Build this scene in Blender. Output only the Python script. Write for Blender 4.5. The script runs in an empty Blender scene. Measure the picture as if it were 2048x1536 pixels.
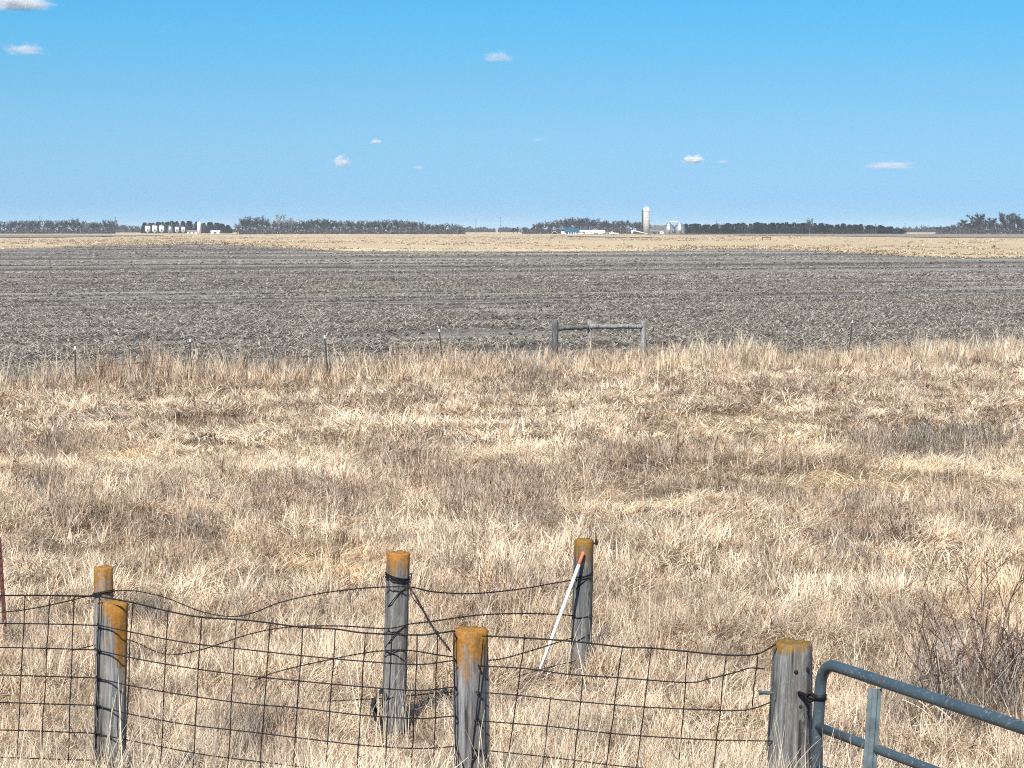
import bpy, bmesh, math, random
import numpy as np
from mathutils import Vector, Matrix, Quaternion

R = math.radians
S = bpy.context.scene
COL = S.collection
rng = np.random.default_rng(7)
random.seed(7)

# ------------------------------------------------------------------ camera, world, sun, exposure
HC = 3.0                      # eye height over the field
F = 4550.0                    # focal length in pixels of a 2048 wide picture
HOR = 460.0                   # image row of the horizon
PITCH = math.atan((768 - HOR) / F)
cam_d = bpy.data.cameras.new('camera')
cam = bpy.data.objects.new('camera', cam_d)
COL.objects.link(cam)
cam.location = (0, 0, HC)
cam.rotation_euler = (math.pi / 2 - PITCH, 0, 0)
cam_d.sensor_width = 36.0
cam_d.lens = 36.0 * F / 2048.0
cam_d.clip_start = 0.1
cam_d.clip_end = 150000.0
S.camera = cam

SUN_EL, SUN_AZ = R(47), R(196)      # azimuth clockwise from +Y: behind the camera, a little to its left
sun_dir = Vector((math.sin(SUN_AZ) * math.cos(SUN_EL), math.cos(SUN_AZ) * math.cos(SUN_EL), math.sin(SUN_EL)))
W = bpy.data.worlds.new('World')
S.world = W
W.use_nodes = True
nt = W.node_tree
nt.nodes.clear()
out = nt.nodes.new('ShaderNodeOutputWorld')
bg = nt.nodes.new('ShaderNodeBackground')
sky = nt.nodes.new('ShaderNodeTexSky')
sky.sky_type = 'NISHITA'
sky.sun_disc = False
sky.sun_elevation = SUN_EL
sky.sun_rotation = SUN_AZ
sky.air_density = 1.0
sky.dust_density = 0.3
sky.ozone_density = 1.5
# the clear spring sky deepens quickly above the horizon: colour follows elevation
tc = nt.nodes.new('ShaderNodeTexCoord')
sep = nt.nodes.new('ShaderNodeSeparateXYZ')
ramp = nt.nodes.new('ShaderNodeValToRGB')
mul = nt.nodes.new('ShaderNodeMix')
mul.data_type = 'RGBA'
mul.blend_type = 'MULTIPLY'
mul.inputs[0].default_value = 1.0
nt.links.new(tc.outputs['Generated'], sep.inputs[0])
nt.links.new(sep.outputs['Z'], ramp.inputs[0])
SKY_STOPS = [(0.0, (0.205, 0.465, 0.92)), (0.013, (0.20, 0.41, 0.84)), (0.03, (0.211, 0.405, 0.74)), (0.048, (0.204, 0.404, 0.67)),
             (0.065, (0.187, 0.40, 0.646)), (0.082, (0.156, 0.417, 0.644)), (0.098, (0.135, 0.42, 0.66)), (1.0, (0.135, 0.42, 0.66))]
els = ramp.color_ramp.elements
while len(els) > 1:
    els.remove(els[-1])
els[0].position = SKY_STOPS[0][0]
els[0].color = (*SKY_STOPS[0][1], 1)
for p_, c_ in SKY_STOPS[1:]:
    e_ = els.new(p_)
    e_.color = (*c_, 1)
nt.links.new(sky.outputs[0], mul.inputs['A'])
nt.links.new(ramp.outputs[0], mul.inputs['B'])
nt.links.new(mul.outputs['Result'], bg.inputs['Color'])
bg.inputs['Strength'].default_value = 0.108
nt.links.new(bg.outputs[0], out.inputs['Surface'])

sd = bpy.data.lights.new('sun', 'SUN')
sd.energy = 4.6
sd.angle = R(0.53)
sd.color = (1.0, 0.95, 0.88)
so = bpy.data.objects.new('sun', sd)
COL.objects.link(so)
so.rotation_euler = (-sun_dir).to_track_quat('-Z', 'Y').to_euler()
so.location = (0, -20, 40)

S.view_settings.view_transform = 'Standard'
S.view_settings.look = 'None'
S.view_settings.gamma = 1.0
S.view_settings.use_curve_mapping = False
S.view_settings.exposure = 0.72
S.render.engine = 'CYCLES'
S.cycles.max_bounces = 8
S.cycles.diffuse_bounces = 3
S.cycles.glossy_bounces = 2
S.cycles.transmission_bounces = 3
S.cycles.volume_bounces = 4
S.cycles.use_denoising = False
S.cycles.pixel_filter_type = 'BLACKMAN_HARRIS'
S.cycles.filter_width = 1.1
S.cycles.sample_clamp_indirect = 8.0

# ------------------------------------------------------------------ helpers
CP, SP = math.cos(PITCH), math.sin(PITCH)


def P(px, py, Y):
    """world point seen at pixel (px,py) of the 2048x1536 photograph at distance Y"""
    u = (px - 1024.0) / F
    v = (768.0 - py) / F
    d = Vector((u, CP + v * SP, -SP + v * CP))
    return Vector((0, 0, HC)) + d * (Y / d.y)


def pix(x, y, z):
    dz = z - HC
    yc = y * CP - dz * SP
    return 1024 + F * x / yc, 768 - F * (dz * CP + y * SP) / yc


def hash2(ix, iy, seed):
    h = (ix.astype(np.int64) * 374761393 + iy.astype(np.int64) * 668265263 + seed * 1442695041) & 0x7fffffff
    h = ((h ^ (h >> 13)) * 1274126177) & 0x7fffffff
    h = h ^ (h >> 16)
    return (h & 0xffff) / 65535.0


def vnoise(x, y, seed=0):
    x = np.asarray(x, float)
    y = np.asarray(y, float)
    ix, iy = np.floor(x), np.floor(y)
    fx, fy = x - ix, y - iy
    fx = fx * fx * (3 - 2 * fx)
    fy = fy * fy * (3 - 2 * fy)
    a = hash2(ix, iy, seed)
    b = hash2(ix + 1, iy, seed)
    c = hash2(ix, iy + 1, seed)
    d = hash2(ix + 1, iy + 1, seed)
    return (a * (1 - fx) + b * fx) * (1 - fy) + (c * (1 - fx) + d * fx) * fy


def fbm(x, y, seed=0, o=4):
    s, a, t = 0, 0.5, 0
    for k in range(o):
        s = s + a * vnoise(np.asarray(x) * 2 ** k + 17.3 * k, np.asarray(y) * 2 ** k - 9.1 * k, seed + k)
        t += a
        a *= 0.5
    return s / t


def sstep(a, b, x):
    t = np.clip((np.asarray(x, float) - a) / (b - a), 0, 1)
    return t * t * (3 - 2 * t)


def H(x, y):
    """height of the ground"""
    x = np.asarray(x, float)
    y = np.asarray(y, float)
    base = np.interp(y, [-50, 0, 6, 8, 10, 12, 14, 20, 30, 60], [1.5, 1.35, 1.05, 0.75, 0.41, 0.15, 0.01, -0.04, 0, 0])
    base = base * (1 - 0.72 * sstep(0.9, 2.3, x))
    hum = (fbm(x * 0.55, y * 0.55, 3) - 0.5) * 0.30 + (fbm(x * 1.9, y * 1.9, 9, 2) - 0.5) * 0.12
    hum = hum * sstep(8, 15, y) * (1 - sstep(44, 56, y - 0.44 * x))
    dip = 0.15 * np.exp(-(((x + 0.70) / 0.9) ** 2 + ((y - 13.2) / 0.9) ** 2)) + 0.12 * np.exp(-(((x - 0.42) / 0.8) ** 2 + ((y - 15.3) / 0.9) ** 2))
    return base + hum - dip


def edgeY(x):
    """where the pasture ends and the plowed field begins"""
    return 48.0 + 0.44 * np.asarray(x, float)


def ground_at(px, py):
    a, b = P(px, py, 4.0), P(px, py, 400.0)
    lo = 4.0
    for k in range(1, 800):
        Y = 4 + k * 0.1
        p = P(px, py, Y)
        if p.z <= float(H(p.x, p.y)):
            return p
    return P(px, py, HC * F / (py - HOR))


def tag(o, label=None, cat=None, group=None, kind=None):
    if label:
        o['label'] = label
    if cat:
        o['category'] = cat
    if group:
        o['group'] = group
    if kind:
        o['kind'] = kind
    return o


def link(name, me, mat=None, parent=None):
    o = bpy.data.objects.new(name, me)
    COL.objects.link(o)
    if mat is not None and me is not None:
        me.materials.append(mat)
    if parent is not None:
        o.parent = parent
    return o


def root(name, label, cat, loc=(0, 0, 0), group=None):
    o = bpy.data.objects.new(name, None)
    COL.objects.link(o)
    o.location = loc
    o.empty_display_size = 0.2
    return tag(o, label, cat, group)


class MB:
    """collects shapes and links them as one mesh object"""

    def __init__(self):
        self.v, self.f, self.a = [], [], []

    def add(self, vs, fs, a=0.5):
        n = len(self.v)
        self.v += [tuple(p) for p in vs]
        self.f += [tuple(i + n for i in f) for f in fs]
        self.a += [a] * len(vs)

    def box(self, c, s, M=None):
        x, y, z = s[0] / 2, s[1] / 2, s[2] / 2
        vs = [Vector((i * x, j * y, k * z)) for i in (-1, 1) for j in (-1, 1) for k in (-1, 1)]
        if M is not None:
            vs = [M @ p for p in vs]
        vs = [p + Vector(c) for p in vs]
        self.add(vs, [(0, 1, 3, 2), (4, 6, 7, 5), (0, 4, 5, 1), (2, 3, 7, 6), (0, 2, 6, 4), (1, 5, 7, 3)])

    def tube(self, pts, r, n=6, caps=True):
        pts = [Vector(p) for p in pts]
        rs = r if hasattr(r, '__len__') else [r] * len(pts)
        vs, fs = [], []
        up = Vector((0.13, 0.21, 0.97))
        for i, p in enumerate(pts):
            t = (pts[min(i + 1, len(pts) - 1)] - pts[max(i - 1, 0)])
            if t.length < 1e-9:
                t = Vector((0, 0, 1))
            t.normalize()
            a = up.cross(t)
            if a.length < 1e-3:
                a = Vector((1, 0, 0)).cross(t)
            a.normalize()
            b = t.cross(a)
            up = b if abs(b.dot(up)) > 0.05 else up
            for k in range(n):
                w = 2 * math.pi * k / n
                vs.append(p + (a * math.cos(w) + b * math.sin(w)) * rs[i])
        for i in range(len(pts) - 1):
            for k in range(n):
                fs.append((i * n + k, i * n + (k + 1) % n, (i + 1) * n + (k + 1) % n, (i + 1) * n + k))
        if caps:
            fs.append(tuple(range(n - 1, -1, -1)))
            m = (len(pts) - 1) * n
            fs.append(tuple(range(m, m + n)))
        self.add(vs, fs)

    def lathe(self, prof, c=(0, 0, 0), n=20):
        vs, fs = [], []
        for (r, z) in prof:
            for k in range(n):
                w = 2 * math.pi * k / n
                vs.append((c[0] + r * math.cos(w), c[1] + r * math.sin(w), c[2] + z))
        for i in range(len(prof) - 1):
            for k in range(n):
                fs.append((i * n + k, i * n + (k + 1) % n, (i + 1) * n + (k + 1) % n, (i + 1) * n + k))
        fs.append(tuple(range(n - 1, -1, -1)))
        m = (len(prof) - 1) * n
        fs.append(tuple(range(m, m + n)))
        self.add(vs, fs)

    def mesh(self, name, smooth=False, attr=False):
        me = bpy.data.meshes.new(name)
        me.from_pydata(self.v, [], self.f)
        me.update()
        if smooth:
            me.polygons.foreach_set('use_smooth', [True] * len(me.polygons))
        if attr:
            at = me.attributes.new('shade', 'FLOAT', 'POINT')
            at.data.foreach_set('value', self.a)
        return me

    def build(self, name, mat=None, parent=None, smooth=False):
        return link(name, self.mesh(name, smooth), mat, parent)


def spline(pts, n=8):
    """Catmull-Rom through the points"""
    p = [Vector(q) for q in pts]
    p = [p[0] * 2 - p[1]] + p + [p[-1] * 2 - p[-2]]
    o = []
    for i in range(1, len(p) - 2):
        for k in range(n):
            t = k / n
            o.append(0.5 * ((2 * p[i]) + (p[i + 1] - p[i - 1]) * t + (2 * p[i - 1] - 5 * p[i] + 4 * p[i + 1] - p[i + 2]) * t * t
                            + (3 * p[i] - p[i - 1] - 3 * p[i + 1] + p[i + 2]) * t ** 3))
    o.append(p[-2])
    return o


# ------------------------------------------------------------------ materials
def mat(name):
    m = bpy.data.materials.new(name)
    m.use_nodes = True
    t = m.node_tree
    b = t.nodes['Principled BSDF']
    return m, t, b


def N(t, kind, **kw):
    n = t.nodes.new(kind)
    for k, v in kw.items():
        setattr(n, k, v)
    return n


def rampn(t, src, stops):
    n = t.nodes.new('ShaderNodeValToRGB')
    e = n.color_ramp.elements
    e[0].position, e[0].color = stops[0][0], (*stops[0][1], 1)
    e[1].position, e[1].color = stops[-1][0], (*stops[-1][1], 1)
    for p_, c_ in stops[1:-1]:
        q = e.new(p_)
        q.color = (*c_, 1)
    if src is not None:
        t.links.new(src, n.inputs[0])
    return n.outputs[0]


def noise(t, vec, scale, detail=4, rough=0.6, dist=0.0):
    n = t.nodes.new('ShaderNodeTexNoise')
    n.inputs['Scale'].default_value = scale
    n.inputs['Detail'].default_value = detail
    n.inputs['Roughness'].default_value = rough
    n.inputs['Distortion'].default_value = dist
    if vec is not None:
        t.links.new(vec, n.inputs['Vector'])
    return n.outputs['Fac']


def mapping(t, vec, scale=(1, 1, 1), rot=(0, 0, 0), loc=(0, 0, 0)):
    n = t.nodes.new('ShaderNodeMapping')
    n.inputs['Scale'].default_value = scale
    n.inputs['Rotation'].default_value = rot
    n.inputs['Location'].default_value = loc
    t.links.new(vec, n.inputs['Vector'])
    return n.outputs[0]


def mathn(t, op, a, b=None, c=None, clamp=False):
    n = t.nodes.new('ShaderNodeMath')
    n.operation = op
    n.use_clamp = clamp
    for i, q in enumerate((a, b, c)):
        if q is None:
            continue
        if isinstance(q, (int, float)):
            n.inputs[i].default_value = q
        else:
            t.links.new(q, n.inputs[i])
    return n.outputs[0]


def mixc(t, f, a, b, mode='MIX'):
    n = t.nodes.new('ShaderNodeMix')
    n.data_type = 'RGBA'
    n.blend_type = mode
    for key, q in ((0, f), ('A', a), ('B', b)):
        if isinstance(q, (int, float)):
            n.inputs[key].default_value = q
        elif isinstance(q, tuple):
            n.inputs[key].default_value = (*q, 1)
        else:
            t.links.new(q, n.inputs[key])
    return n.outputs['Result']


def bump(t, b, h, strength=0.5, dist=0.02):
    n = t.nodes.new('ShaderNodeBump')
    n.inputs['Strength'].default_value = strength
    n.inputs['Distance'].default_value = dist
    t.links.new(h, n.inputs['Height'])
    t.links.new(n.outputs[0], b.inputs['Normal'])


def plain(name, col, rough=0.7, metal=0.0, vary=0.25, scale=6.0, spec=0.3):
    m, t, b = mat(name)
    c = N(t, 'ShaderNodeTexCoord')
    f = noise(t, c.outputs['Object'], scale, 5)
    lo = tuple(x * (1 - vary) for x in col)
    hi = tuple(min(1, x * (1 + vary)) for x in col)
    t.links.new(rampn(t, f, [(0.3, lo), (0.7, hi)]), b.inputs['Base Color'])
    b.inputs['Roughness'].default_value = rough
    b.inputs['Metallic'].default_value = metal
    b.inputs['Specular IOR Level'].default_value = spec
    return m


def wood_mat(name, lichen, side, side_w, seed, grey=1.0, ochre=(0.345, 0.158, 0.024)):
    """weathered grey timber, orange lichen reaching `lichen` metres down from the top"""
    m, t, b = mat(name)
    c = N(t, 'ShaderNodeTexCoord')
    ob = mapping(t, c.outputs['Object'], loc=(seed, seed * 0.7, 0))
    grain = noise(t, mapping(t, ob, (38, 38, 2.0)), 1.0, 7, 0.78, 0.8)
    broad = noise(t, mapping(t, ob, (9, 9, 2.5)), 1.0, 3, 0.5)
    crack = noise(t, mapping(t, ob, (26, 26, 1.2)), 1.0, 3, 0.5, 0.3)
    col = rampn(t, grain, [(0.33, (0.04 * grey, 0.041 * grey, 0.043 * grey)), (0.48, (0.17 * grey, 0.172 * grey, 0.17 * grey)), (0.56, (0.27 * grey, 0.27 * grey, 0.265 * grey)),
                           (0.68, (0.50 * grey, 0.50 * grey, 0.48 * grey))])
    col = mixc(t, mathn(t, 'MULTIPLY', rampn(t, broad, [(0.45, (0, 0, 0)), (0.7, (1, 1, 1))]), 0.55), col, (0.20 * grey, 0.165 * grey, 0.12 * grey))
    col = mixc(t, rampn(t, crack, [(0.33, (0.95, 0.95, 0.95)), (0.39, (0, 0, 0))]), col, (0.03, 0.028, 0.026))
    # lichen
    sp_ = N(t, 'ShaderNodeSeparateXYZ')
    t.links.new(c.outputs['Object'], sp_.inputs[0])
    zz = mathn(t, 'ADD', mathn(t, 'DIVIDE', sp_.outputs['Z'], max(lichen, 0.01)), 1.0)
    sidev = mathn(t, 'ADD', mathn(t, 'MULTIPLY', sp_.outputs['X'], side[0] * side_w / 0.07), mathn(t, 'MULTIPLY', sp_.outputs['Y'], side[1] * side_w / 0.07))
    nz = noise(t, mapping(t, ob, (26, 26, 7)), 1.0, 5, 0.65)
    lm = mathn(t, 'ADD', mathn(t, 'ADD', zz, sidev), mathn(t, 'MULTIPLY', mathn(t, 'SUBTRACT', nz, 0.5), 2.2))
    lm = mathn(t, 'ADD', lm, mathn(t, 'MULTIPLY', mathn(t, 'SUBTRACT', noise(t, ob, 95, 3, 0.6), 0.5), 1.5))
    lm = rampn(t, lm, [(0.15, (0, 0, 0)), (0.75, (0.96, 0.96, 0.96))])
    holes = rampn(t, noise(t, mapping(t, ob, (30, 30, 16)), 1.0, 4, 0.7), [(0.33, (0.25, 0.25, 0.25)), (0.45, (1, 1, 1))])
    lm = mathn(t, 'MULTIPLY', lm, holes)
    crust = rampn(t, noise(t, mapping(t, ob, (22, 22, 9), loc=(4, 4, 4)), 1.0, 4, 0.7), [(0.56, (0, 0, 0)), (0.64, (0.55, 0.55, 0.55))])
    col = mixc(t, crust, col, (0.27, 0.285, 0.235))
    lcol = rampn(t, noise(t, ob, 60, 4, 0.7), [(0.3, tuple(q * 0.55 for q in ochre)), (0.7, tuple(q * 1.25 for q in ochre))])
    if lichen > 0:
        col = mixc(t, lm, col, lcol)
    t.links.new(col, b.inputs['Base Color'])
    b.inputs['Roughness'].default_value = 0.85
    b.inputs['Specular IOR Level'].default_value = 0.25
    bump(t, b, mathn(t, 'ADD', grain, mathn(t, 'MULTIPLY', crack, 1.5)), 0.7, 0.006)
    return m


def grass_mat(name, translucent=0.28):
    m = bpy.data.materials.new(name)
    m.use_nodes = True
    t = m.node_tree
    t.nodes.clear()
    o = N(t, 'ShaderNodeOutputMaterial')
    at = N(t, 'ShaderNodeAttribute', attribute_type='INSTANCER', attribute_name='tint')
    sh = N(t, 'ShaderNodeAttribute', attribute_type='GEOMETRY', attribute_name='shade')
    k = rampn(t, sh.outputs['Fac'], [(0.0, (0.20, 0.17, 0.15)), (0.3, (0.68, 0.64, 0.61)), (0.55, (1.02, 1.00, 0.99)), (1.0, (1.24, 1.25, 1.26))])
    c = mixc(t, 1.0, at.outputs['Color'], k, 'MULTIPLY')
    d = N(t, 'ShaderNodeBsdfDiffuse')
    tr = N(t, 'ShaderNodeBsdfTranslucent')
    mx = N(t, 'ShaderNodeMixShader')
    mx.inputs[0].default_value = translucent
    t.links.new(c, d.inputs['Color'])
    t.links.new(c, tr.inputs['Color'])
    t.links.new(d.outputs[0], mx.inputs[1])
    t.links.new(tr.outputs[0], mx.inputs[2])
    t.links.new(mx.outputs[0], o.inputs['Surface'])
    return m


M = {}
M['wire'] = plain('dark_rusted_wire', (0.013, 0.0115, 0.012), 0.6, 0.2, 0.5, 40)
M['barbed'] = plain('rusty_barbed_wire', (0.036, 0.024, 0.021), 0.7, 0.2, 0.5, 40)
M['rust'] = plain('rusted_steel', (0.11, 0.045, 0.035), 0.8, 0.1, 0.4, 30)
M['tpost'] = plain('dark_green_steel', (0.055, 0.057, 0.055), 0.6, 0.2, 0.3, 20)
M['white'] = plain('white_paint', (0.80, 0.80, 0.78), 0.5, 0.0, 0.06, 8)
M['orange'] = plain('orange_plastic', (0.66, 0.185, 0.11), 0.6, 0.0, 0.3, 20)
M['black'] = plain('black_rubber', (0.015, 0.015, 0.016), 0.7, 0.0, 0.4, 20)

# gate paint: grey blue enamel with scuffs and dust
m, t, b = mat('grey_blue_gate_paint')
c = N(t, 'ShaderNodeTexCoord')
n1 = noise(t, c.outputs['Object'], 7, 6, 0.7)
n2 = noise(t, c.outputs['Object'], 45, 3, 0.6)
col = rampn(t, n1, [(0.3, (0.040, 0.066, 0.080)), (0.7, (0.078, 0.110, 0.124))])
col = mixc(t, rampn(t, n2, [(0.58, (0, 0, 0)), (0.68, (0.6, 0.6, 0.6))]), col, (0.24, 0.25, 0.245))
n3 = noise(t, mapping(t, c.outputs['Object'], (11, 11, 11), loc=(5, 2, 9)), 1.0, 6, 0.75)
col = mixc(t, rampn(t, n3, [(0.60, (0, 0, 0)), (0.68, (0.85, 0.85, 0.85))]), col, (0.10, 0.062, 0.042))
t.links.new(col, b.inputs['Base Color'])
b.inputs['Roughness'].default_value = 0.36
b.inputs['Metallic'].default_value = 0.1
b.inputs['Specular IOR Level'].default_value = 0.6
bump(t, b, n2, 0.15, 0.002)
M['gate'] = m

# ------------------------------------------------------------------ the ground: one sheet to the horizon
FAR = 9000.0


def grid_lines(fine0, fine1, step, lim, grow=1.22):
    a = list(np.arange(fine0, fine1 + 1e-6, step))
    s = step
    hi = []
    x = a[-1]
    while x < lim[1]:
        s *= grow
        x += s
        hi.append(min(x, lim[1]))
    s = step
    lo = []
    x = a[0]
    while x > lim[0]:
        s *= grow
        x -= s
        lo.append(max(x, lim[0]))
    return np.array(lo[::-1] + a + hi)


def grid_mesh(name, X, Yg, Z):
    """X, Yg, Z arrays of the same 2D shape"""
    r_, c_ = X.shape
    me = bpy.data.meshes.new(name)
    v = np.stack([X, Yg, Z], -1).reshape(-1, 3)
    i = np.arange(r_ * c_).reshape(r_, c_)
    f = np.stack([i[:-1, :-1], i[:-1, 1:], i[1:, 1:], i[1:, :-1]], -1).reshape(-1, 4)
    me.from_pydata(v.tolist(), [], f.tolist())
    me.polygons.foreach_set('use_smooth', [True] * len(me.polygons))
    return me


xs = grid_lines(-17, 17, 0.3, (-FAR, FAR))
ys = grid_lines(4, 66, 0.3, (-300, FAR))
X, Yg = np.meshgrid(xs, ys)
m, t, b = mat('thatch_and_soil')
c = N(t, 'ShaderNodeTexCoord')
n1 = noise(t, c.outputs['Object'], 1.3, 6, 0.65)
n2 = noise(t, c.outputs['Object'], 28, 5, 0.7, 1.5)
col = rampn(t, n2, [(0.3, (0.075, 0.052, 0.036)), (0.52, (0.20, 0.145, 0.098)), (0.75, (0.42, 0.32, 0.21))])
col = mixc(t, mathn(t, 'MULTIPLY', n1, 0.5), col, (0.16, 0.11, 0.078))
t.links.new(col, b.inputs['Base Color'])
b.inputs['Roughness'].default_value = 0.95
b.inputs['Specular IOR Level'].default_value = 0.1
bump(t, b, n2, 0.8, 0.03)
tag(link('ground', grid_mesh('ground', X, Yg, H(X, Yg)), m), kind='structure')

# far edge of the plowed field, read off the photograph and laid out on the plain
FE = [(-400, 505), (0, 499), (120, 496), (250, 491), (420, 488.5), (500, 492), (620, 499.5), (700, 502.5), (1000, 503), (1300, 502), (1400, 499),
      (1480, 497.5), (1600, 501), (1750, 508), (1850, 514), (1950, 516), (2048, 515), (2400, 513)]
fe_y = np.array([HC * F / (q[1] - HOR) for q in FE])
fe_x = np.array([(q[0] - 1024) / F for q in FE]) * fe_y


def far_edge(u):
    """distance of the field's far edge along the sight line with slope u = x/y"""
    su = np.array([(q[0] - 1024) / F for q in FE])
    return np.interp(u, su, fe_y)


def fan(name, near, far, nu=260, nv=60, z0=0.0, rough=0.0, u0=-0.42, u1=0.42):
    us = np.linspace(u0, u1, nu)
    vs = np.linspace(0, 1, nv)
    if rough:
        vs = np.concatenate([[0.0, 0.0004, 0.0012], vs[1:]])
    yn = near(us)
    yf = far(us)
    Yy = yn[None, :] * (yf / yn)[None, :] ** vs[:, None]
    Xx = us[None, :] * Yy
    Z = np.full_like(Xx, z0)
    if rough:
        Z = Z + rough * (fbm(Xx * 0.12, Yy * 0.05, 31) - 0.5) * sstep(0.0, 0.03, vs)[:, None]
        Z[0] = 0.034
        Z[1] = 0.2 + 0.12 * (fbm(us * 900, us * 300, 5) - 0.5)
    return grid_mesh(name, Xx, Yy, Z)


# plowed field with crop residue; its rows run parallel to the fence
ROW = math.atan(0.44)
m, t, b = mat('plowed_soil_with_residue')
c = N(t, 'ShaderNodeTexCoord')
ro = mapping(t, c.outputs['Object'], rot=(0, 0, -ROW))
band = noise(t, mapping(t, ro, (0.004, 0.11, 1)), 1.0, 4, 0.6)
rows = noise(t, mapping(t, ro, (0.02, 0.6, 1)), 1.0, 4, 0.65)
rows2 = noise(t, mapping(t, ro, (0.06, 1.9, 1)), 1.0, 4, 0.65)
chaff = noise(t, mapping(t, ro, (1.0, 2.6, 1)), 1.0, 6, 0.8)
clod = noise(t, c.outputs['Object'], 5.5, 5, 0.7)
soil = rampn(t, clod, [(0.3, (0.074, 0.069, 0.060)), (0.7, (0.150, 0.141, 0.124))])
soil = mixc(t, mathn(t, 'MULTIPLY', rampn(t, noise(t, mapping(t, ro, (0.01, 0.02, 1)), 1.0, 3, 0.5), [(0.4, (0, 0, 0)), (0.65, (1, 1, 1))]), 0.5), soil, (0.078, 0.072, 0.066))
strip = noise(t, mapping(t, ro, (0.003, 0.23, 1)), 1.0, 3, 0.5)
k = mathn(t, 'ADD', mathn(t, 'MULTIPLY', band, 2.6), mathn(t, 'ADD', mathn(t, 'MULTIPLY', rows, 1.0), mathn(t, 'MULTIPLY', rows2, 0.5)))
k = mathn(t, 'ADD', k, mathn(t, 'ADD', mathn(t, 'MULTIPLY', chaff, 0.9), mathn(t, 'MULTIPLY', strip, 1.5)))
kk = rampn(t, mathn(t, 'MULTIPLY', k, 0.154), [(0.47, (0.05, 0.05, 0.05)), (0.58, (0.5, 0.5, 0.5))])
col = mixc(t, kk, soil, rampn(t, chaff, [(0.35, (0.27, 0.25, 0.215)), (0.65, (0.47, 0.44, 0.38))]))
dark = noise(t, mapping(t, ro, (0.0022, 0.075, 1), loc=(0, 1.9, 0)), 1.0, 3, 0.5)
col = mixc(t, 1.0, col, rampn(t, dark, [(0.42, (0.58, 0.56, 0.55)), (0.50, (0.95, 0.95, 0.95)), (0.58, (1.35, 1.34, 1.30))]), 'MULTIPLY')
lines = noise(t, mapping(t, ro, (0.0025, 0.16, 1), loc=(0, 3.3, 0)), 1.0, 2, 0.4)
lines2 = noise(t, mapping(t, ro, (0.004, 0.42, 1), loc=(0, 7.7, 0)), 1.0, 2, 0.4)
ragged = rampn(t, chaff, [(0.38, (0.1, 0.1, 0.1)), (0.56, (0.85, 0.85, 0.85))])
col = mixc(t, mathn(t, 'MULTIPLY', rampn(t, lines, [(0.555, (0, 0, 0)), (0.60, (1, 1, 1)), (0.65, (0, 0, 0))]), ragged), col, (0.48, 0.445, 0.38))
col = mixc(t, mathn(t, 'MULTIPLY', rampn(t, lines2, [(0.57, (0, 0, 0)), (0.62, (0.8, 0.8, 0.8)), (0.67, (0, 0, 0))]), ragged), col, (0.46, 0.43, 0.37))
t.links.new(col, b.inputs['Base Color'])
b.inputs['Roughness'].default_value = 0.95
b.inputs['Specular IOR Level'].default_value = 0.1
bump(t, b, mathn(t, 'ADD', clod, mathn(t, 'MULTIPLY', rows2, 1.2)), 0.7, 0.12)


def near_edge(us):
    y = np.full_like(us, 48.0)
    for _ in range(20):
        y = 48.0 + 0.44 * us * y
    return np.clip(y, 30, 90)


tag(link('plowed_field', fan('plowed_field', near_edge, lambda u: far_edge(u) * 1.03, z0=0.03), m), kind='structure')

# dry grassland beyond the field
m, t, b = mat('dry_grassland')
c = N(t, 'ShaderNodeTexCoord')
ob = c.outputs['Object']
st = noise(t, mapping(t, ob, (0.02, 0.008, 1)), 1.0, 5, 0.6)
fine = noise(t, mapping(t, ob, (0.35, 0.12, 1)), 1.0, 6, 0.75)
big = noise(t, mapping(t, ob, (0.0012, 0.004, 1), loc=(3.7, 1.2, 0)), 1.0, 3, 0.5)
col = rampn(t, fine, [(0.25, (0.34, 0.265, 0.165)), (0.5, (0.49, 0.39, 0.245)), (0.75, (0.62, 0.50, 0.32))])
col = mixc(t, rampn(t, st, [(0.40, (0, 0, 0)), (0.80, (0.5, 0.5, 0.5))]), col, (0.30, 0.235, 0.175))
col = mixc(t, rampn(t, big, [(0.45, (0, 0, 0)), (0.75, (0.3, 0.3, 0.3))]), col, (0.30, 0.255, 0.20))
t.links.new(col, b.inputs['Base Color'])
b.inputs['Roughness'].default_value = 0.95
b.inputs['Specular IOR Level'].default_value = 0.05
bump(t, b, fine, 0.8, 0.5)
M['grassland'] = m
tag(link('dry_grassland', fan('dry_grassland', far_edge, lambda u: np.full_like(u, 7000.0), z0=0.30, rough=0.30), m), kind='structure')

# a strip of grey stubble lying across the grassland at the left, and a grey headland at the right
for (pts) in ([(-120, 471.2), (60, 470.8), (200, 471.0), (330, 472.0), (330, 472.6), (180, 475.5), (60, 477.5), (-120, 478)],
              [(1250, 469.2), (1600, 469.0), (2200, 469.5), (2200, 478.5), (1900, 477.5), (1700, 474.5), (1480, 472)],
              [(1090, 471.5), (1160, 474), (1230, 476), (1320, 477), (1320, 477.6), (1220, 477), (1150, 475.2)]):
    mb = MB()
    vs = []
    for (px, py) in pts:
        yy = HC * F / (py - HOR)
        vs.append(((px - 1024) / F * yy, yy, 0.47))
    mb.add(vs, [tuple(range(len(vs)))])
    tag(mb.build('stubble_strip', plain('grey_stubble', (0.24, 0.205, 0.165), 0.95, 0, 0.3, 0.05, 0.05)), kind='structure')

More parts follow.
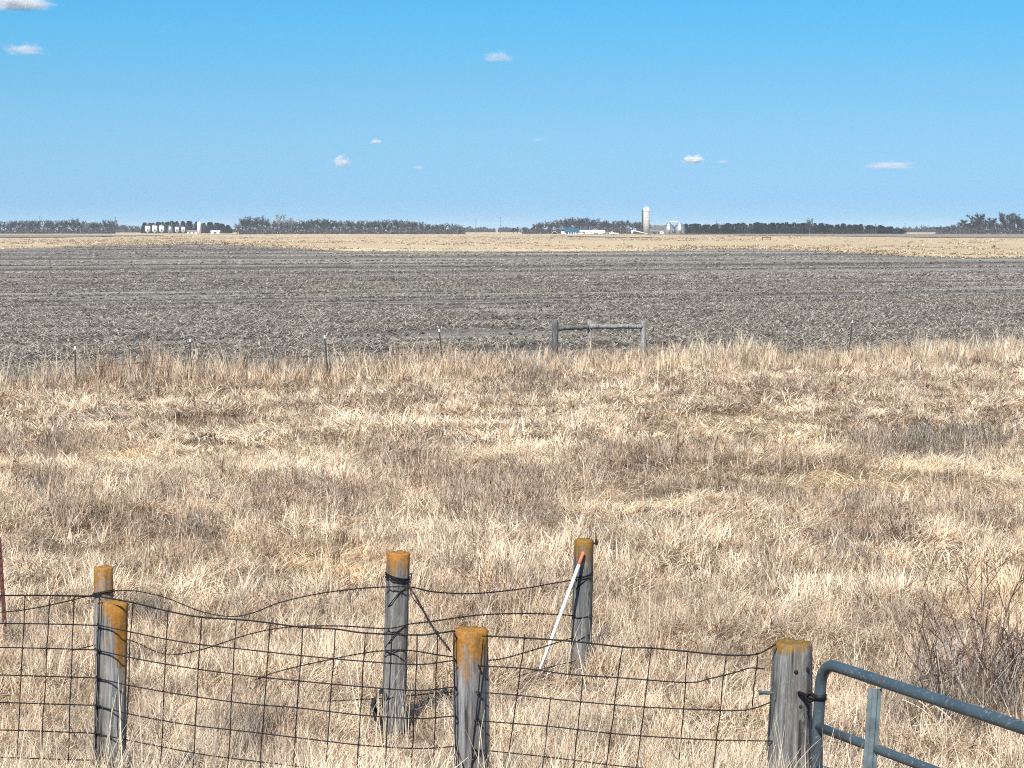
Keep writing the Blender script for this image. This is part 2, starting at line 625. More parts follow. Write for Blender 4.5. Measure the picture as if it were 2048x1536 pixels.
# ------------------------------------------------------------------ scattering of uncountable stuff
def scatter(name, pts, rot, scl, idx, tint, meshes, material):
    kinds = bpy.data.collections.new(name + '_kinds')
    for i, me in enumerate(meshes):
        if not me.materials:
            me.materials.append(material)
        o = bpy.data.objects.new('%s_kind_%02d' % (name, i), me)
        kinds.objects.link(o)
    me = bpy.data.meshes.new(name)
    n = len(pts)
    me.vertices.add(n)
    me.vertices.foreach_set('co', np.asarray(pts, np.float32).ravel())
    for nm, ty, arr, fld in (('rot', 'FLOAT_VECTOR', rot, 'vector'), ('scl', 'FLOAT_VECTOR', scl, 'vector'),
                             ('tint', 'FLOAT_VECTOR', tint, 'vector')):
        a = me.attributes.new(nm, ty, 'POINT')
        a.data.foreach_set(fld, np.asarray(arr, np.float32).ravel())
    a = me.attributes.new('idx', 'INT', 'POINT')
    a.data.foreach_set('value', np.asarray(idx, np.int32))
    me.update()
    o = link(name, me)
    ng = bpy.data.node_groups.new(name + '_scatter', 'GeometryNodeTree')
    ng.interface.new_socket('Geometry', in_out='INPUT', socket_type='NodeSocketGeometry')
    ng.interface.new_socket('Geometry', in_out='OUTPUT', socket_type='NodeSocketGeometry')
    gi = ng.nodes.new('NodeGroupInput')
    go = ng.nodes.new('NodeGroupOutput')
    iop = ng.nodes.new('GeometryNodeInstanceOnPoints')
    ci = ng.nodes.new('GeometryNodeCollectionInfo')
    ci.inputs['Collection'].default_value = kinds
    ci.inputs['Separate Children'].default_value = True
    ci.inputs['Reset Children'].default_value = True
    iop.inputs['Pick Instance'].default_value = True

    def na(nm, ty):
        q = ng.nodes.new('GeometryNodeInputNamedAttribute')
        q.data_type = ty
        q.inputs['Name'].default_value = nm
        return q.outputs['Attribute']
    L = ng.links.new
    L(gi.outputs[0], iop.inputs['Points'])
    L(ci.outputs[0], iop.inputs['Instance'])
    L(na('idx', 'INT'), iop.inputs['Instance Index'])
    L(na('rot', 'FLOAT_VECTOR'), iop.inputs['Rotation'])
    L(na('scl', 'FLOAT_VECTOR'), iop.inputs['Scale'])
    L(iop.outputs[0], go.inputs[0])
    md = o.modifiers.new('scatter', 'NODES')
    md.node_group = ng
    return tag(o, kind='stuff')


def blade(mb, base, az, length, lean0, lean1, width, rs, segs=4, twist=0.0, kink=0.25):
    """a ribbon that starts leaning lean0 from the vertical and ends leaning lean1"""
    p = Vector(base)
    vs, fs = [], []
    side0 = az + math.pi / 2 + rs.uniform(-0.9, 0.9)
    for i in range(segs + 1):
        f = i / segs
        w = width * (1 - 0.85 * f ** 1.6) * 0.5
        sd_ = side0 + twist * f
        s = Vector((math.cos(sd_), math.sin(sd_), rs.uniform(-0.25, 0.25))) * w
        vs += [p - s, p + s]
        ln = lean0 + (lean1 - lean0) * f
        p = p + Vector((math.sin(ln) * math.cos(az), math.sin(ln) * math.sin(az), math.cos(ln))) * (length / segs)
        az += rs.uniform(-kink, kink)
    for i in range(segs):
        fs.append((2 * i, 2 * i + 1, 2 * i + 3, 2 * i + 2))
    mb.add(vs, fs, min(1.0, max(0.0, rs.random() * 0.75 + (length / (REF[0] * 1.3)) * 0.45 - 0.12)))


REF = [0.4]


def tuft_upright(seed, w, n, h=0.38, rad=0.10):
    rs = random.Random(seed)
    mb = MB()
    for _ in range(n):
        a, r_ = rs.uniform(0, 6.28), rad * math.sqrt(rs.random())
        L_ = h * rs.uniform(0.55, 1.25)
        blade(mb, (r_ * math.cos(a), r_ * math.sin(a), -0.03), rs.gauss(0.3, 1.2), L_, rs.uniform(0, 0.3), rs.uniform(0.3, 1.35), w * rs.uniform(0.6, 1.3), rs)
    return mb.mesh('upright_tuft', attr=True)


def tuft_lodged(seed, w, n, h=0.45, rad=0.14):
    """flattened grass, combed along +X"""
    rs = random.Random(seed)
    mb = MB()
    for _ in range(n):
        a, r_ = rs.uniform(0, 6.28), rad * math.sqrt(rs.random())
        L_ = h * rs.uniform(0.5, 1.2)
        blade(mb, (r_ * math.cos(a), r_ * math.sin(a), -0.02), rs.gauss(0, 0.75), L_, rs.uniform(0.4, 1.1), rs.uniform(1.4, 2.5), w * rs.uniform(0.6, 1.4), rs, 5, 0.5, 0.4)
    return mb.mesh('lodged_tuft', attr=True)


def tuft_messy(seed, w, n, h=0.27, rad=0.16):
    rs = random.Random(seed)
    mb = MB()
    for _ in range(n):
        a, r_ = rs.uniform(0, 6.28), rad * math.sqrt(rs.random())
        L_ = h * rs.uniform(0.4, 1.3)
        blade(mb, (r_ * math.cos(a), r_ * math.sin(a), -0.02), rs.uniform(0, 6.28), L_, rs.uniform(0.0, 1.2), rs.uniform(0.9, 3.3), w * rs.uniform(0.6, 1.5), rs, 5, 0.8, 0.6)
    return mb.mesh('messy_tuft', attr=True)


def tuft_weed(seed, w, n, h=0.45, rad=0.13):
    """stiff branched stems of dead forbs"""
    rs = random.Random(seed)
    mb = MB()
    for _ in range(n):
        a, r_ = rs.uniform(0, 6.28), rad * math.sqrt(rs.random())
        L_ = h * rs.uniform(0.6, 1.2)
        az, ln = rs.uniform(0, 6.28), rs.uniform(0.02, 0.4)
        b0 = Vector((r_ * math.cos(a), r_ * math.sin(a), -0.03))
        blade(mb, b0, az, L_, ln, ln + rs.uniform(-0.1, 0.25), w * 0.95, rs, 3)
        for q in range(rs.randint(3, 6)):
            f = rs.uniform(0.35, 0.95)
            p = b0 + Vector((math.sin(ln) * math.cos(az), math.sin(ln) * math.sin(az), math.cos(ln))) * L_ * f
            blade(mb, p, rs.uniform(0, 6.28), L_ * rs.uniform(0.15, 0.4), rs.uniform(0.4, 0.9), rs.uniform(0.2, 0.9), w * 0.8, rs, 2)
    return mb.mesh('weed_tuft', attr=True)


# colour and kind of the grass by patches read off the photograph (px, py, rx, ry, kind, strength)
PATCH = [
    (430, 902, 270, 16, 'pale', 1.0), (1440, 850, 230, 34, 'pale', 0.9), (1780, 950, 330, 34, 'pale', 0.9), (980, 905, 160, 20, 'pale', 0.5),
    (1300, 985, 180, 18, 'pale', 0.6), (1600, 900, 120, 20, 'pale', 0.5), (620, 1110, 180, 40, 'gold', 0.7), (350, 1120, 160, 60, 'gold', 0.35), (2000, 1170, 120, 70, 'gold', 0.4),
    (790, 888, 140, 22, 'brown', 0.85), (610, 985, 160, 34, 'brown', 0.95), (1010, 970, 140, 40, 'brown', 0.95), (850, 945, 130, 26, 'brown', 0.75),
    (1240, 905, 130, 42, 'brown', 0.8), (90, 880, 130, 36, 'brown', 0.75), (370, 830, 130, 22, 'brown', 0.7), (160, 1010, 120, 34, 'brown', 0.6), (330, 1035, 120, 30, 'brown', 0.75),
    (390, 960, 100, 34, 'brown', 0.45), (1550, 985, 100, 22, 'brown', 0.85), (1980, 1035, 110, 38, 'brown', 0.75), (1760, 1050, 130, 40, 'brown', 0.8), (1700, 1000, 90, 20, 'brown', 0.5),
    (1400, 890, 70, 14, 'brown', 0.8), (720, 800, 160, 20, 'brown', 0.4), (1060, 770, 160, 30, 'brown', 0.35), (1500, 770, 200, 16, 'brown', 0.45), (1850, 770, 180, 40, 'brown', 0.3),
    (1350, 1230, 120, 60, 'brown', 0.5), (1290, 1310, 120, 60, 'brown', 0.45), (560, 1200, 110, 30, 'brown', 0.5), (980, 1200, 70, 40, 'brown', 0.4),
    (1800, 1290, 140, 70, 'brown', 0.5), (1930, 1400, 150, 60, 'grey', 0.9), (1980, 1350, 120, 80, 'brown', 0.9), (1780, 1430, 60, 30, 'brown', 0.7), (60, 1260, 70, 40, 'brown', 0.4), (530, 1440, 110, 50, 'brown', 0.6), (120, 1480, 120, 40, 'brown', 0.4), (840, 1470, 60, 50, 'brown', 0.4),
    (1830, 882, 150, 32, 'grey', 1.0), (1960, 880, 60, 34, 'grey', 0.7), (400, 1052, 45, 16, 'grey', 0.9), (210, 1037, 30, 10, 'grey', 0.8), (1720, 1098, 70, 16, 'grey', 0.7), (90, 960, 40, 12, 'grey', 0.7),
    (60, 745, 110, 26, 'grey', 0.9), (560, 730, 160, 26, 'grey', 0.55), (100, 885, 30, 14, 'grey', 0.7), (1060, 765, 60, 26, 'grey', 0.4), (505, 1440, 60, 26, 'grey', 0.95), (300, 1205, 40, 18, 'grey', 0.6), (1000, 1130, 20, 10, 'grey', 0.5), (30, 1275, 40, 20, 'grey', 0.7), (990, 1025, 90, 18, 'grey', 0.3),
    (1195, 716, 80, 10, 'red', 0.9), (200, 738, 100, 26, 'red', 0.9), (300, 745, 50, 16, 'red', 0.5),
    (1150, 1130, 170, 46, 'straw', 0.8), (860, 1070, 220, 34, 'straw', 0.7), (1700, 1150, 240, 60, 'straw', 0.7), (2020, 1130, 70, 50, 'straw', 0.7), (450, 1090, 140, 22, 'straw', 0.4),
    (1560, 1130, 120, 50, 'straw', 0.6), (1150, 860, 110, 40, 'straw', 0.55), (1900, 720, 180, 22, 'straw', 0.6), (1430, 715, 160, 20, 'straw', 0.55), (900, 725, 250, 16, 'straw', 0.4), (700, 1240, 200, 60, 'straw', 0.3),
]
TINT = {'straw': (0.82, 0.705, 0.53), 'pale': (0.82, 0.69, 0.475), 'gold': (0.75, 0.575, 0.345), 'mid': (0.715, 0.588, 0.428), 'brown': (0.345, 0.26, 0.20),
        'grey': (0.27, 0.255, 0.225), 'red': (0.37, 0.225, 0.16)}


def pasture(name, y0, y1, density, meshes_by_kind, margin, seed, hscale=0.53):
    g = np.random.default_rng(seed)
    # sample a trapezoid evenly
    wmax = 2 * (0.225 * y1 + margin)
    n = int(density * wmax * (y1 - y0))
    x = g.uniform(-wmax / 2, wmax / 2, n)
    y = g.uniform(y0, y1, n)
    keep = (np.abs(x) < 0.225 * y + margin) & (y < edgeY(x) + g.normal(0, 0.35, n))
    x, y = x[keep], y[keep]
    z = H(x, y)
    n = len(x)
    px, py = pix(x, y, z + 0.12)
    # the photograph's patches, made uneven by noise
    wob = (fbm(x * 0.9, y * 0.5, 77) - 0.5)
    base = fbm(x * 0.45, y * 0.85, 21, 4)
    fine = fbm(x * 2.4, y * 3.6, 55, 3)
    score = {k_: np.zeros(n) for k_ in TINT}
    for (cx, cy, rx, ry, k_, s_) in PATCH:
        d = ((px - cx) / rx) ** 2 + ((py - cy) / ry) ** 2
        score[k_] = np.maximum(score[k_], s_ * np.clip(1.35 - d + wob * 1.8, 0, 1))
    score['brown'] = np.maximum(0.74 * score['brown'], np.clip((0.38 - base) * 4.0, 0, 0.5))
    score['straw'] = np.maximum(score['straw'], np.clip((base - 0.53) * 4.0, 0, 0.8))
    tint = np.tile(np.array(TINT['mid']), (n, 1))
    for k_ in ('straw', 'pale', 'gold', 'brown', 'red', 'grey'):
        w_ = np.clip(score[k_] * (0.72 + 2.4 * (fine - 0.5)), 0, 1)[:, None]
        tint = tint * (1 - w_) + np.array(TINT[k_]) * w_
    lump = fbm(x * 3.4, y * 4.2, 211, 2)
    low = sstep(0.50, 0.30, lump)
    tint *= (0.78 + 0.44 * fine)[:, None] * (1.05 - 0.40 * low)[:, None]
    tint *= g.uniform(0.80, 1.20, (n, 1))
    dk = g.random(n) < 0.13
    tint[dk] *= np.array([0.46, 0.41, 0.38])
    warm = g.normal(0, 0.04, n)
    tint[:, 0] *= 1 + warm
    tint[:, 2] *= 1 - warm
    # choose the tuft kind
    kinds = list(meshes_by_kind)
    start, flat = {}, []
    for k_ in kinds:
        start[k_] = (len(flat), len(meshes_by_kind[k_]))
        flat += meshes_by_kind[k_]
    r = g.random(n)
    lodge = np.clip(0.30 + 0.38 * sstep(17, 28, y) + 0.9 * np.maximum(score['pale'], 0.6 * score['gold']) + 1.2 * (fbm(x * 0.5, y * 0.5, 91) - 0.5), 0.03, 0.92)
    weed = np.clip(0.03 + 0.35 * score['brown'] + 0.75 * score['grey'] + 0.6 * score['red'], 0, 0.85)
    fence_row = sstep(3.6, 1.6, edgeY(x) - y)
    weed = np.maximum(weed, 0.25 * fence_row)
    lodge = lodge * (1 - fence_row)
    kind = np.where(r < weed, 0, np.where(r < weed + (1 - weed) * lodge, 1, np.where(g.random(n) < np.clip(0.68 + 0.22 * sstep(18, 28, y) - 0.35 * score['straw'] - 0.5 * sstep(4, 1.5, edgeY(x) - y) + 0.8 * (fbm(x * 0.7, y * 0.5, 123) - 0.5), 0.1, 0.95), 2, 3)))
    order = ['weed', 'lodged', 'messy', 'upright']
    idx = np.zeros(n, int)
    for i, k_ in enumerate(order):
        s0, c0 = start[k_]
        idx = np.where(kind == i, s0 + g.integers(0, c0, n), idx)
    swirl = (fbm(x * 0.35, y * 0.35, 63, 3) - 0.5) * 14.0
    rz = np.where(kind == 1, swirl + g.normal(0, 0.45, n), np.where(kind == 3, 0.4 + g.normal(0, 0.9, n), g.uniform(0, 6.28, n)))
    rot = np.stack([g.normal(0, 0.12, n), g.normal(0, 0.12, n), rz], -1)
    s = np.where(kind == 2, 1.35, 1.0) * g.uniform(0.7, 1.2, n) * hscale * (0.62 + 0.76 * fbm(x * 0.6, y * 0.6, 5)) * (0.55 + 0.95 * lump) * (1 + 0.15 * score['straw'] - 0.15 * score['pale'])
    sz = s * (1 + 1.1 * fence_row) * (1 + 0.7 * score['red']) * np.where(kind == 0, 1.1, np.where(kind == 3, 0.95, 0.85))
    for (cx, cy, rx, ry) in ((785, 1470, 95, 48), (1115, 1375, 110, 36), (940, 1560, 80, 60)):
        short = np.clip(1.6 - ((px - cx) / rx) ** 2 - ((py - cy) / ry) ** 2, 0, 1)
        s = s * (1 - 0.35 * short)
        sz = sz * (1 - 0.62 * short)
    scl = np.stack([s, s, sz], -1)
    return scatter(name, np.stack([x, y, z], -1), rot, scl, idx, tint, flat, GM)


GM = grass_mat('dry_grass')


def kinds(w, n, seed, k=1.0):
    return {'weed': [tuft_weed(seed + i, w, max(3, n // 5)) for i in range(4)],
            'lodged': [tuft_lodged(seed + 20 + i, w, n) for i in range(4)],
            'messy': [tuft_messy(seed + 40 + i, w, n) for i in range(4)],
            'upright': [tuft_upright(seed + 60 + i, w, n) for i in range(5)]}


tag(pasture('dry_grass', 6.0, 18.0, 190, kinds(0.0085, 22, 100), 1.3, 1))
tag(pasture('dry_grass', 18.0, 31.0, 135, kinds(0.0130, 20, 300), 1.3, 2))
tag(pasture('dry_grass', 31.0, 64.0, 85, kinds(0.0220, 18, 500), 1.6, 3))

# crop residue lying on the near part of the plowed field
def residue_mesh(seed, n, size):
    rs = random.Random(seed)
    mb = MB()
    for _ in range(n):
        p = Vector((rs.uniform(-0.5, 0.5), rs.uniform(-0.5, 0.5), rs.uniform(0.0, 0.03)))
        blade(mb, p, rs.choice((0, 3.14)) + rs.gauss(0, 0.5), size * rs.uniform(0.4, 1.4), rs.uniform(0.9, 1.45), rs.uniform(1.4, 2.0), 0.026 * rs.uniform(0.5, 1.4), rs, 2)
    return mb.mesh('residue', attr=True)


def clod_mesh(seed):
    rs = random.Random(seed)
    mb = MB()
    for _ in range(5):
        c_ = Vector((rs.uniform(-0.4, 0.4), rs.uniform(-0.4, 0.4), 0))
        r_ = rs.uniform(0.03, 0.09)
        vs = [c_ + Vector((r_ * rs.uniform(.7, 1.3) * math.cos(k_), r_ * rs.uniform(.7, 1.3) * math.sin(k_), -0.01)) for k_ in (0, 1.25, 2.5, 3.8, 5.0)]
        vs.append(c_ + Vector((rs.uniform(-.3, .3) * r_, rs.uniform(-.3, .3) * r_, r_ * rs.uniform(0.5, 1.0))))
        mb.add(vs, [(0, 1, 5), (1, 2, 5), (2, 3, 5), (3, 4, 5), (4, 0, 5)], rs.random())
    return mb.mesh('clod', attr=True)


g = np.random.default_rng(12)
px_, py_, keepers = [], [], []
n = 200000
y = 40 * (260 / 40) ** g.random(n) ** 0.9
x = g.uniform(-1, 1, n) * (0.225 * y + 3)
rowc = y * math.cos(ROW) - x * math.sin(ROW)
rowa = y * math.sin(ROW) + x * math.cos(ROW)
wr_ = np.exp(-((vnoise(rowa * 0.012, rowc * 0.22, 48) - 0.5) / 0.07) ** 2) * (0.4 + 1.2 * fbm(rowa * 0.02, rowc * 0.1, 49, 2))
dens = -0.26 + 0.65 * fbm(rowa * 0.05, rowc * 0.75, 44, 3) + 0.55 * fbm(rowa * 0.008, rowc * 0.13, 46, 2) + 0.45 * fbm(x * 0.12, y * 0.05, 47, 3) + 0.24 * wr_
keep = (y > edgeY(x) - 0.3) & (g.random(n) < np.clip((dens - 0.46) * 3.2, 0.05, 1) * sstep(240, 90, y))
x, y = x[keep], y[keep]
n = len(x)
tint = np.array([0.56, 0.52, 0.44]) * g.uniform(0.45, 1.15, (n, 1))
iscl = g.random(n) < 0.25
tint[iscl] = np.array([0.088, 0.085, 0.076]) * g.uniform(0.7, 1.3, (int(iscl.sum()), 1))
idx = np.where(iscl, 4 + g.integers(0, 3, n), g.integers(0, 4, n))
s = g.uniform(0.7, 1.3, n)
scatter('crop_residue', np.stack([x, y, np.full(n, 0.035)], -1), np.stack([0 * x, 0 * x, np.where(g.random(n) < 0.6, ROW + g.normal(0, 0.35, n), g.uniform(0, 6.28, n))], -1),
        np.stack([s, s, s], -1), idx, tint, [residue_mesh(800 + i, 9, 0.16) for i in range(4)] + [clod_mesh(820 + i) for i in range(3)], GM)


# larger heaps of straw and clods that still show on the far half of the field
g = np.random.default_rng(88)
n = 90000
y = 110 + 330 * g.random(n) ** 1.1
x = g.uniform(-1, 1, n) * (0.235 * y + 3)
rowc = y * math.cos(ROW) - x * math.sin(ROW)
rowa = y * math.sin(ROW) + x * math.cos(ROW)
wr_ = np.exp(-((vnoise(rowa * 0.005, rowc * 0.075, 148) - 0.5) / 0.055) ** 2) * (0.3 + 1.4 * fbm(rowa * 0.008, rowc * 0.03, 149, 2))
dens = 0.60 * fbm(rowa * 0.006, rowc * 0.22, 144, 3) + 0.55 * fbm(rowa * 0.004, rowc * 0.05, 146, 2) + 0.32 * wr_
keep = (y < far_edge(x / y) - 1) & (g.random(n) < np.clip((dens - 0.66) * 6.0, 0.02, 1) * sstep(105, 190, y))
x, y, dens = x[keep], y[keep], dens[keep]
n = len(x)
tint = np.array([0.50, 0.465, 0.395]) * g.uniform(0.55, 1.15, (n, 1))
iscl = g.random(n) < 0.30
tint[iscl] = np.array([0.10, 0.092, 0.084]) * g.uniform(0.7, 1.3, (int(iscl.sum()), 1))
idx = np.where(iscl, 3 + g.integers(0, 3, n), g.integers(0, 3, n))
s = g.uniform(1.3, 2.6, n) * np.interp(y, [110, 420], [0.7, 1.15])
scatter('crop_residue', np.stack([x, y, np.full(n, 0.035)], -1), np.stack([0 * x, 0 * x, ROW + g.normal(0, 0.4, n)], -1),
        np.stack([s * 1.3, s, s], -1), idx, tint, [residue_mesh(860 + i, 9, 0.17) for i in range(3)] + [clod_mesh(880 + i) for i in range(3)], GM)

# uneven tufts and brown weeds of the far grassland, densest along its ragged near margin
g = np.random.default_rng(99)
n = 15000
u = g.uniform(-0.26, 0.26, n)
y0_ = far_edge(u)
y = np.where(g.random(n) < 0.45, y0_ * (1 + np.abs(g.normal(0, 0.03, n))) - 2.0, y0_ * (1500 / y0_) ** g.random(n))
x = u * y
pn = fbm(x * 0.02, y * 0.008, 171, 3)
keep = g.random(n) < np.clip((pn - 0.44) * 3.5, 0.05, 1)
x, y, pn, y0_ = x[keep], y[keep], pn[keep], y0_[keep]
n = len(x)
tint = np.array([0.72, 0.60, 0.41]) * g.uniform(0.65, 1.2, (n, 1))
brn = g.random(n) < np.clip((pn - 0.50) * 3.0, 0.05, 0.6)
tint[brn] = np.array([0.45, 0.35, 0.25]) * g.uniform(0.7, 1.2, (int(brn.sum()), 1))
s = g.uniform(0.8, 1.8, n) * np.interp(y, [250, 1500], [0.9, 1.8])
z = 0.30 * sstep(-2, 4, y - y0_)
scatter('grass_tufts', np.stack([x, y, z], -1), np.stack([0 * x, 0 * x, g.uniform(0, 6.28, n)], -1), np.stack([s * 1.6, s * 1.6, s], -1),
        g.integers(0, 4, n), tint, [tuft_messy(980 + i, 0.07, 14, 0.24, 0.35) for i in range(4)], GM)

# tall wispy stalks along the edge of the plowed field
g = np.random.default_rng(31)
n = 900
x = g.uniform(-13, 15, n)
y = edgeY(x) + g.normal(-0.8, 0.7, n)
px, py = pix(x, y, 0 * x)
wv_ = fbm(x * 0.6, y * 0.3, 321, 2) + 0.25 * ((px > 420) & (px < 520)) + 0.15 * (px < 300)
keep = (wv_ > 0.50)
x, y = x[keep], y[keep]
n = len(x)
s = g.uniform(0.8, 1.5, n)
tint = np.array([0.62, 0.52, 0.39]) * g.uniform(0.6, 1.15, (n, 1))
scatter('tall_grass', np.stack([x, y, H(x, y)], -1), np.stack([g.normal(0, .1, n), g.normal(0, .1, n), g.uniform(0, 6.28, n)], -1), np.stack([s, s, s], -1),
        g.integers(0, 4, n), tint, [tuft_upright(900 + i, 0.014, 6, 0.55, 0.12) for i in range(4)], GM)

# ------------------------------------------------------------------ trees along the horizon
def plainmat(name, lo, hi, scale, rough=0.9):
    m, t, b = mat(name)
    c = N(t, 'ShaderNodeTexCoord')
    oi = N(t, 'ShaderNodeObjectInfo')
    f = noise(t, c.outputs['Object'], scale, 4)
    col = rampn(t, f, [(0.3, lo), (0.7, hi)])
    k = mathn(t, 'ADD', mathn(t, 'MULTIPLY', oi.outputs['Random'], 0.7), 0.65)
    kc = N(t, 'ShaderNodeCombineColor')
    for i in range(3):
        t.links.new(k, kc.inputs[i])
    t.links.new(mixc(t, 1.0, col, kc.outputs[0], 'MULTIPLY'), b.inputs['Base Color'])
    b.inputs['Roughness'].default_value = rough
    b.inputs['Specular IOR Level'].default_value = 0.1
    return m


M['bark'] = plainmat('grey_bark', (0.075, 0.065, 0.058), (0.16, 0.14, 0.125), 3)
M['twigs'] = plainmat('bare_twigs', (0.036, 0.036, 0.038), (0.072, 0.070, 0.071), 0.6)
M['pale_twigs'] = plainmat('pale_bare_twigs', (0.20, 0.18, 0.15), (0.34, 0.30, 0.25), 0.6)
M['needles'] = plainmat('dark_evergreen_needles', (0.010, 0.016, 0.016), (0.024, 0.034, 0.031), 0.8)


def bare_tree(seed, h, spread, width=0.14, twigs=9, subs=7):
    rs = random.Random(seed)
    tr, cr = MB(), MB()
    ht = h * rs.uniform(0.42, 0.55)
    bend = Vector((rs.uniform(-0.06, 0.06), rs.uniform(-0.06, 0.06), 0)) * h
    axis = [Vector((0, 0, -0.3)), Vector((0, 0, ht * 0.35)) + bend * 0.2, Vector((0, 0, ht * 0.7)) + bend * 0.55, Vector((0, 0, ht)) + bend]
    r0 = h * 0.024
    tr.tube(axis, [r0 * 1.3, r0, r0 * 0.8, r0 * 0.6], 6)

    def ribbon(p, q, w):
        d = (q - p)
        s_ = d.cross(Vector((rs.gauss(0, 1), rs.gauss(0, 1), rs.gauss(0, 1))))
        if s_.length < 1e-6:
            return
        s_ = s_.normalized() * w * 0.5
        cr.add([p - s_, p + s_, q + s_ * 0.4, q - s_ * 0.4], [(0, 1, 2, 3)])

    for i in range(rs.randint(7, 9)):
        f = rs.uniform(0.35, 1.0)
        p0 = axis[1].lerp(axis[3], (f - 0.3) / 0.7) if f > 0.3 else axis[1]
        az = i * 2.4 + rs.uniform(-0.5, 0.5)
        el = rs.uniform(0.5, 1.25)
        L_ = (h - p0.z) * rs.uniform(0.6, 0.95) * (0.75 + 0.25 * math.sin(el))
        d = Vector((math.cos(az) * math.cos(el) * spread, math.sin(az) * math.cos(el) * spread, math.sin(el)))
        p1 = p0 + d * L_ * 0.45
        p2 = p0 + d * L_ * 0.8 + Vector((0, 0, L_ * 0.12))
        tr.tube([p0, p1, p2], [r0 * 0.5, r0 * 0.33, r0 * 0.15], 4)
        for j in range(subs):
            fj = rs.uniform(0.25, 1.0)
            q0 = p0.lerp(p1, fj / 0.5) if fj < 0.5 else p1.lerp(p2, (fj - 0.5) / 0.5)
            dj = (d + Vector((rs.gauss(0, 0.6), rs.gauss(0, 0.6), rs.gauss(0.15, 0.4)))).normalized()
            Lj = h * rs.uniform(0.10, 0.22)
            q1 = q0 + dj * Lj
            ribbon(q0, q1, width * 1.5)
            for k_ in range(twigs):
                a0 = q0.lerp(q1, rs.uniform(0.2, 1.0))
                dk = (dj + Vector((rs.gauss(0, 0.8), rs.gauss(0, 0.8), rs.gauss(0.2, 0.5)))).normalized()
                a1 = a0 + dk * h * rs.uniform(0.04, 0.11)
                ribbon(a0, a1, width)
                ribbon(a0.lerp(a1, 0.5), a0.lerp(a1, 0.6) + Vector((rs.gauss(0, 1), rs.gauss(0, 1), rs.gauss(0.3, 0.8))) * h * 0.03, width)
    return tr.mesh('trunk'), cr.mesh('crown')


def evergreen(seed, h, rad):
    rs = random.Random(seed)
    tr, cr = MB(), MB()
    tr.tube([(0, 0, -0.3), (0, 0, h * 0.5), (0, 0, h * 0.93)], [h * 0.025, h * 0.018, h * 0.004], 6)
    for i in range(620):
        z = h * rs.random() ** 0.85
        prof = rad * (1 - (z / h) ** 1.7) ** 0.8 * (0.55 + 0.6 * vnoise(np.array([z * 0.9 + seed]), np.array([seed * 1.7]))[0]) + 0.1
        a = rs.uniform(0, 6.28)
        r_ = prof * math.sqrt(rs.uniform(0.2, 1.0)) * (0.8 + 0.4 * math.sin(3 * a + seed))
        p = Vector((r_ * math.cos(a), r_ * math.sin(a), z + 0.05))
        d = Vector((math.cos(a), math.sin(a), rs.uniform(-0.2, 0.9))).normalized()
        s_ = d.cross(Vector((rs.gauss(0, 1), rs.gauss(0, 1), rs.gauss(0, 1)))).normalized() * rs.uniform(0.14, 0.26)
        e = d * rs.uniform(0.35, 0.75)
        cr.add([p - s_, p + s_, p + e + s_ * 0.3, p + e - s_ * 0.3], [(0, 1, 2, 3)])
    return tr.mesh('trunk'), cr.mesh('crown')


TREES = [bare_tree(10 + i, 10.0, sp_) for i, sp_ in enumerate((1.0, 0.85, 1.15, 0.7, 1.05, 0.9, 1.25, 0.8))]
DENSE = [bare_tree(70 + i, 10.0, sp_, 0.17, 13, 10) for i, sp_ in enumerate((1.1, 0.95))]
EVERS = [evergreen(40 + i, 6.0, r_) for i, r_ in enumerate((1.9, 2.3, 1.7, 2.6, 2.1))]
for a_, b_ in TREES + DENSE:
    a_.materials.append(M['bark'])
    b_.materials.append(M['twigs'])
for a_, b_ in EVERS:
    a_.materials.append(M['bark'])
    b_.materials.append(M['needles'])
pale_crowns = []
for a_, b_ in TREES[:2]:
    q = b_.copy()
    q.materials.clear()
    q.materials.append(M['pale_twigs'])
    pale_crowns.append((a_, q))


def plant_tree(px, top, Y, kind, label, group, rs, wide=1.0):
    x = (px - 1024) / F * Y
    hgt = (Y * (HOR - top + 2.5) / F + HC)
    if kind == 'bare':
        tm, cm = rs.choice(TREES)
        nm, ref = 'bare_tree', 10.0
    elif kind == 'dense':
        tm, cm = rs.choice(DENSE)
        nm, ref = 'bare_tree', 10.0
    elif kind == 'pale':
        tm, cm = rs.choice(pale_crowns)
        nm, ref = 'bare_tree', 10.0
    else:
        tm, cm = rs.choice(EVERS)
        nm, ref = 'evergreen_tree', 6.0
    r_ = root(nm, label, 'tree', (x, Y, 0.0), group)
    s_ = hgt / ref
    w_ = s_ * (rs.uniform(0.95, 1.5) if kind != 'ever' else rs.uniform(0.9, 1.6) * 1.45 / max(s_, 0.75))
    w_ *= wide
    r_.scale = (w_, w_, s_)
    r_.rotation_euler = (0, 0, rs.uniform(0, 6.28))
    link('trunk', tm, None, r_)
    link('crown', cm, None, r_)


def tree_row(x0, x1, step, prof, Y, kind, label, group, seed, rows=2, jit=4.0, dY=45):
    rs = random.Random(seed)
    xs_ = [q[0] for q in prof]
    ys_ = [q[1] for q in prof]
    for k_ in range(rows):
        px = x0 + step * 0.5 * k_
        while px < x1:
            top = float(np.interp(px, xs_, ys_)) + rs.uniform(-1.2, 1) * jit * 0.5 + (0 if k_ == 0 else 1.0)
            q = px + rs.uniform(-0.35, 0.35) * step
            lab = label if isinstance(label, str) else next(l_ for x_, l_ in label if q < x_)
            plant_tree(q, top, Y + rs.uniform(-dY, dY) + 60 * k_, kind, lab, group if isinstance(label, str) else group + ', ' + lab, rs)
            px += step * rs.uniform(0.8, 1.25)


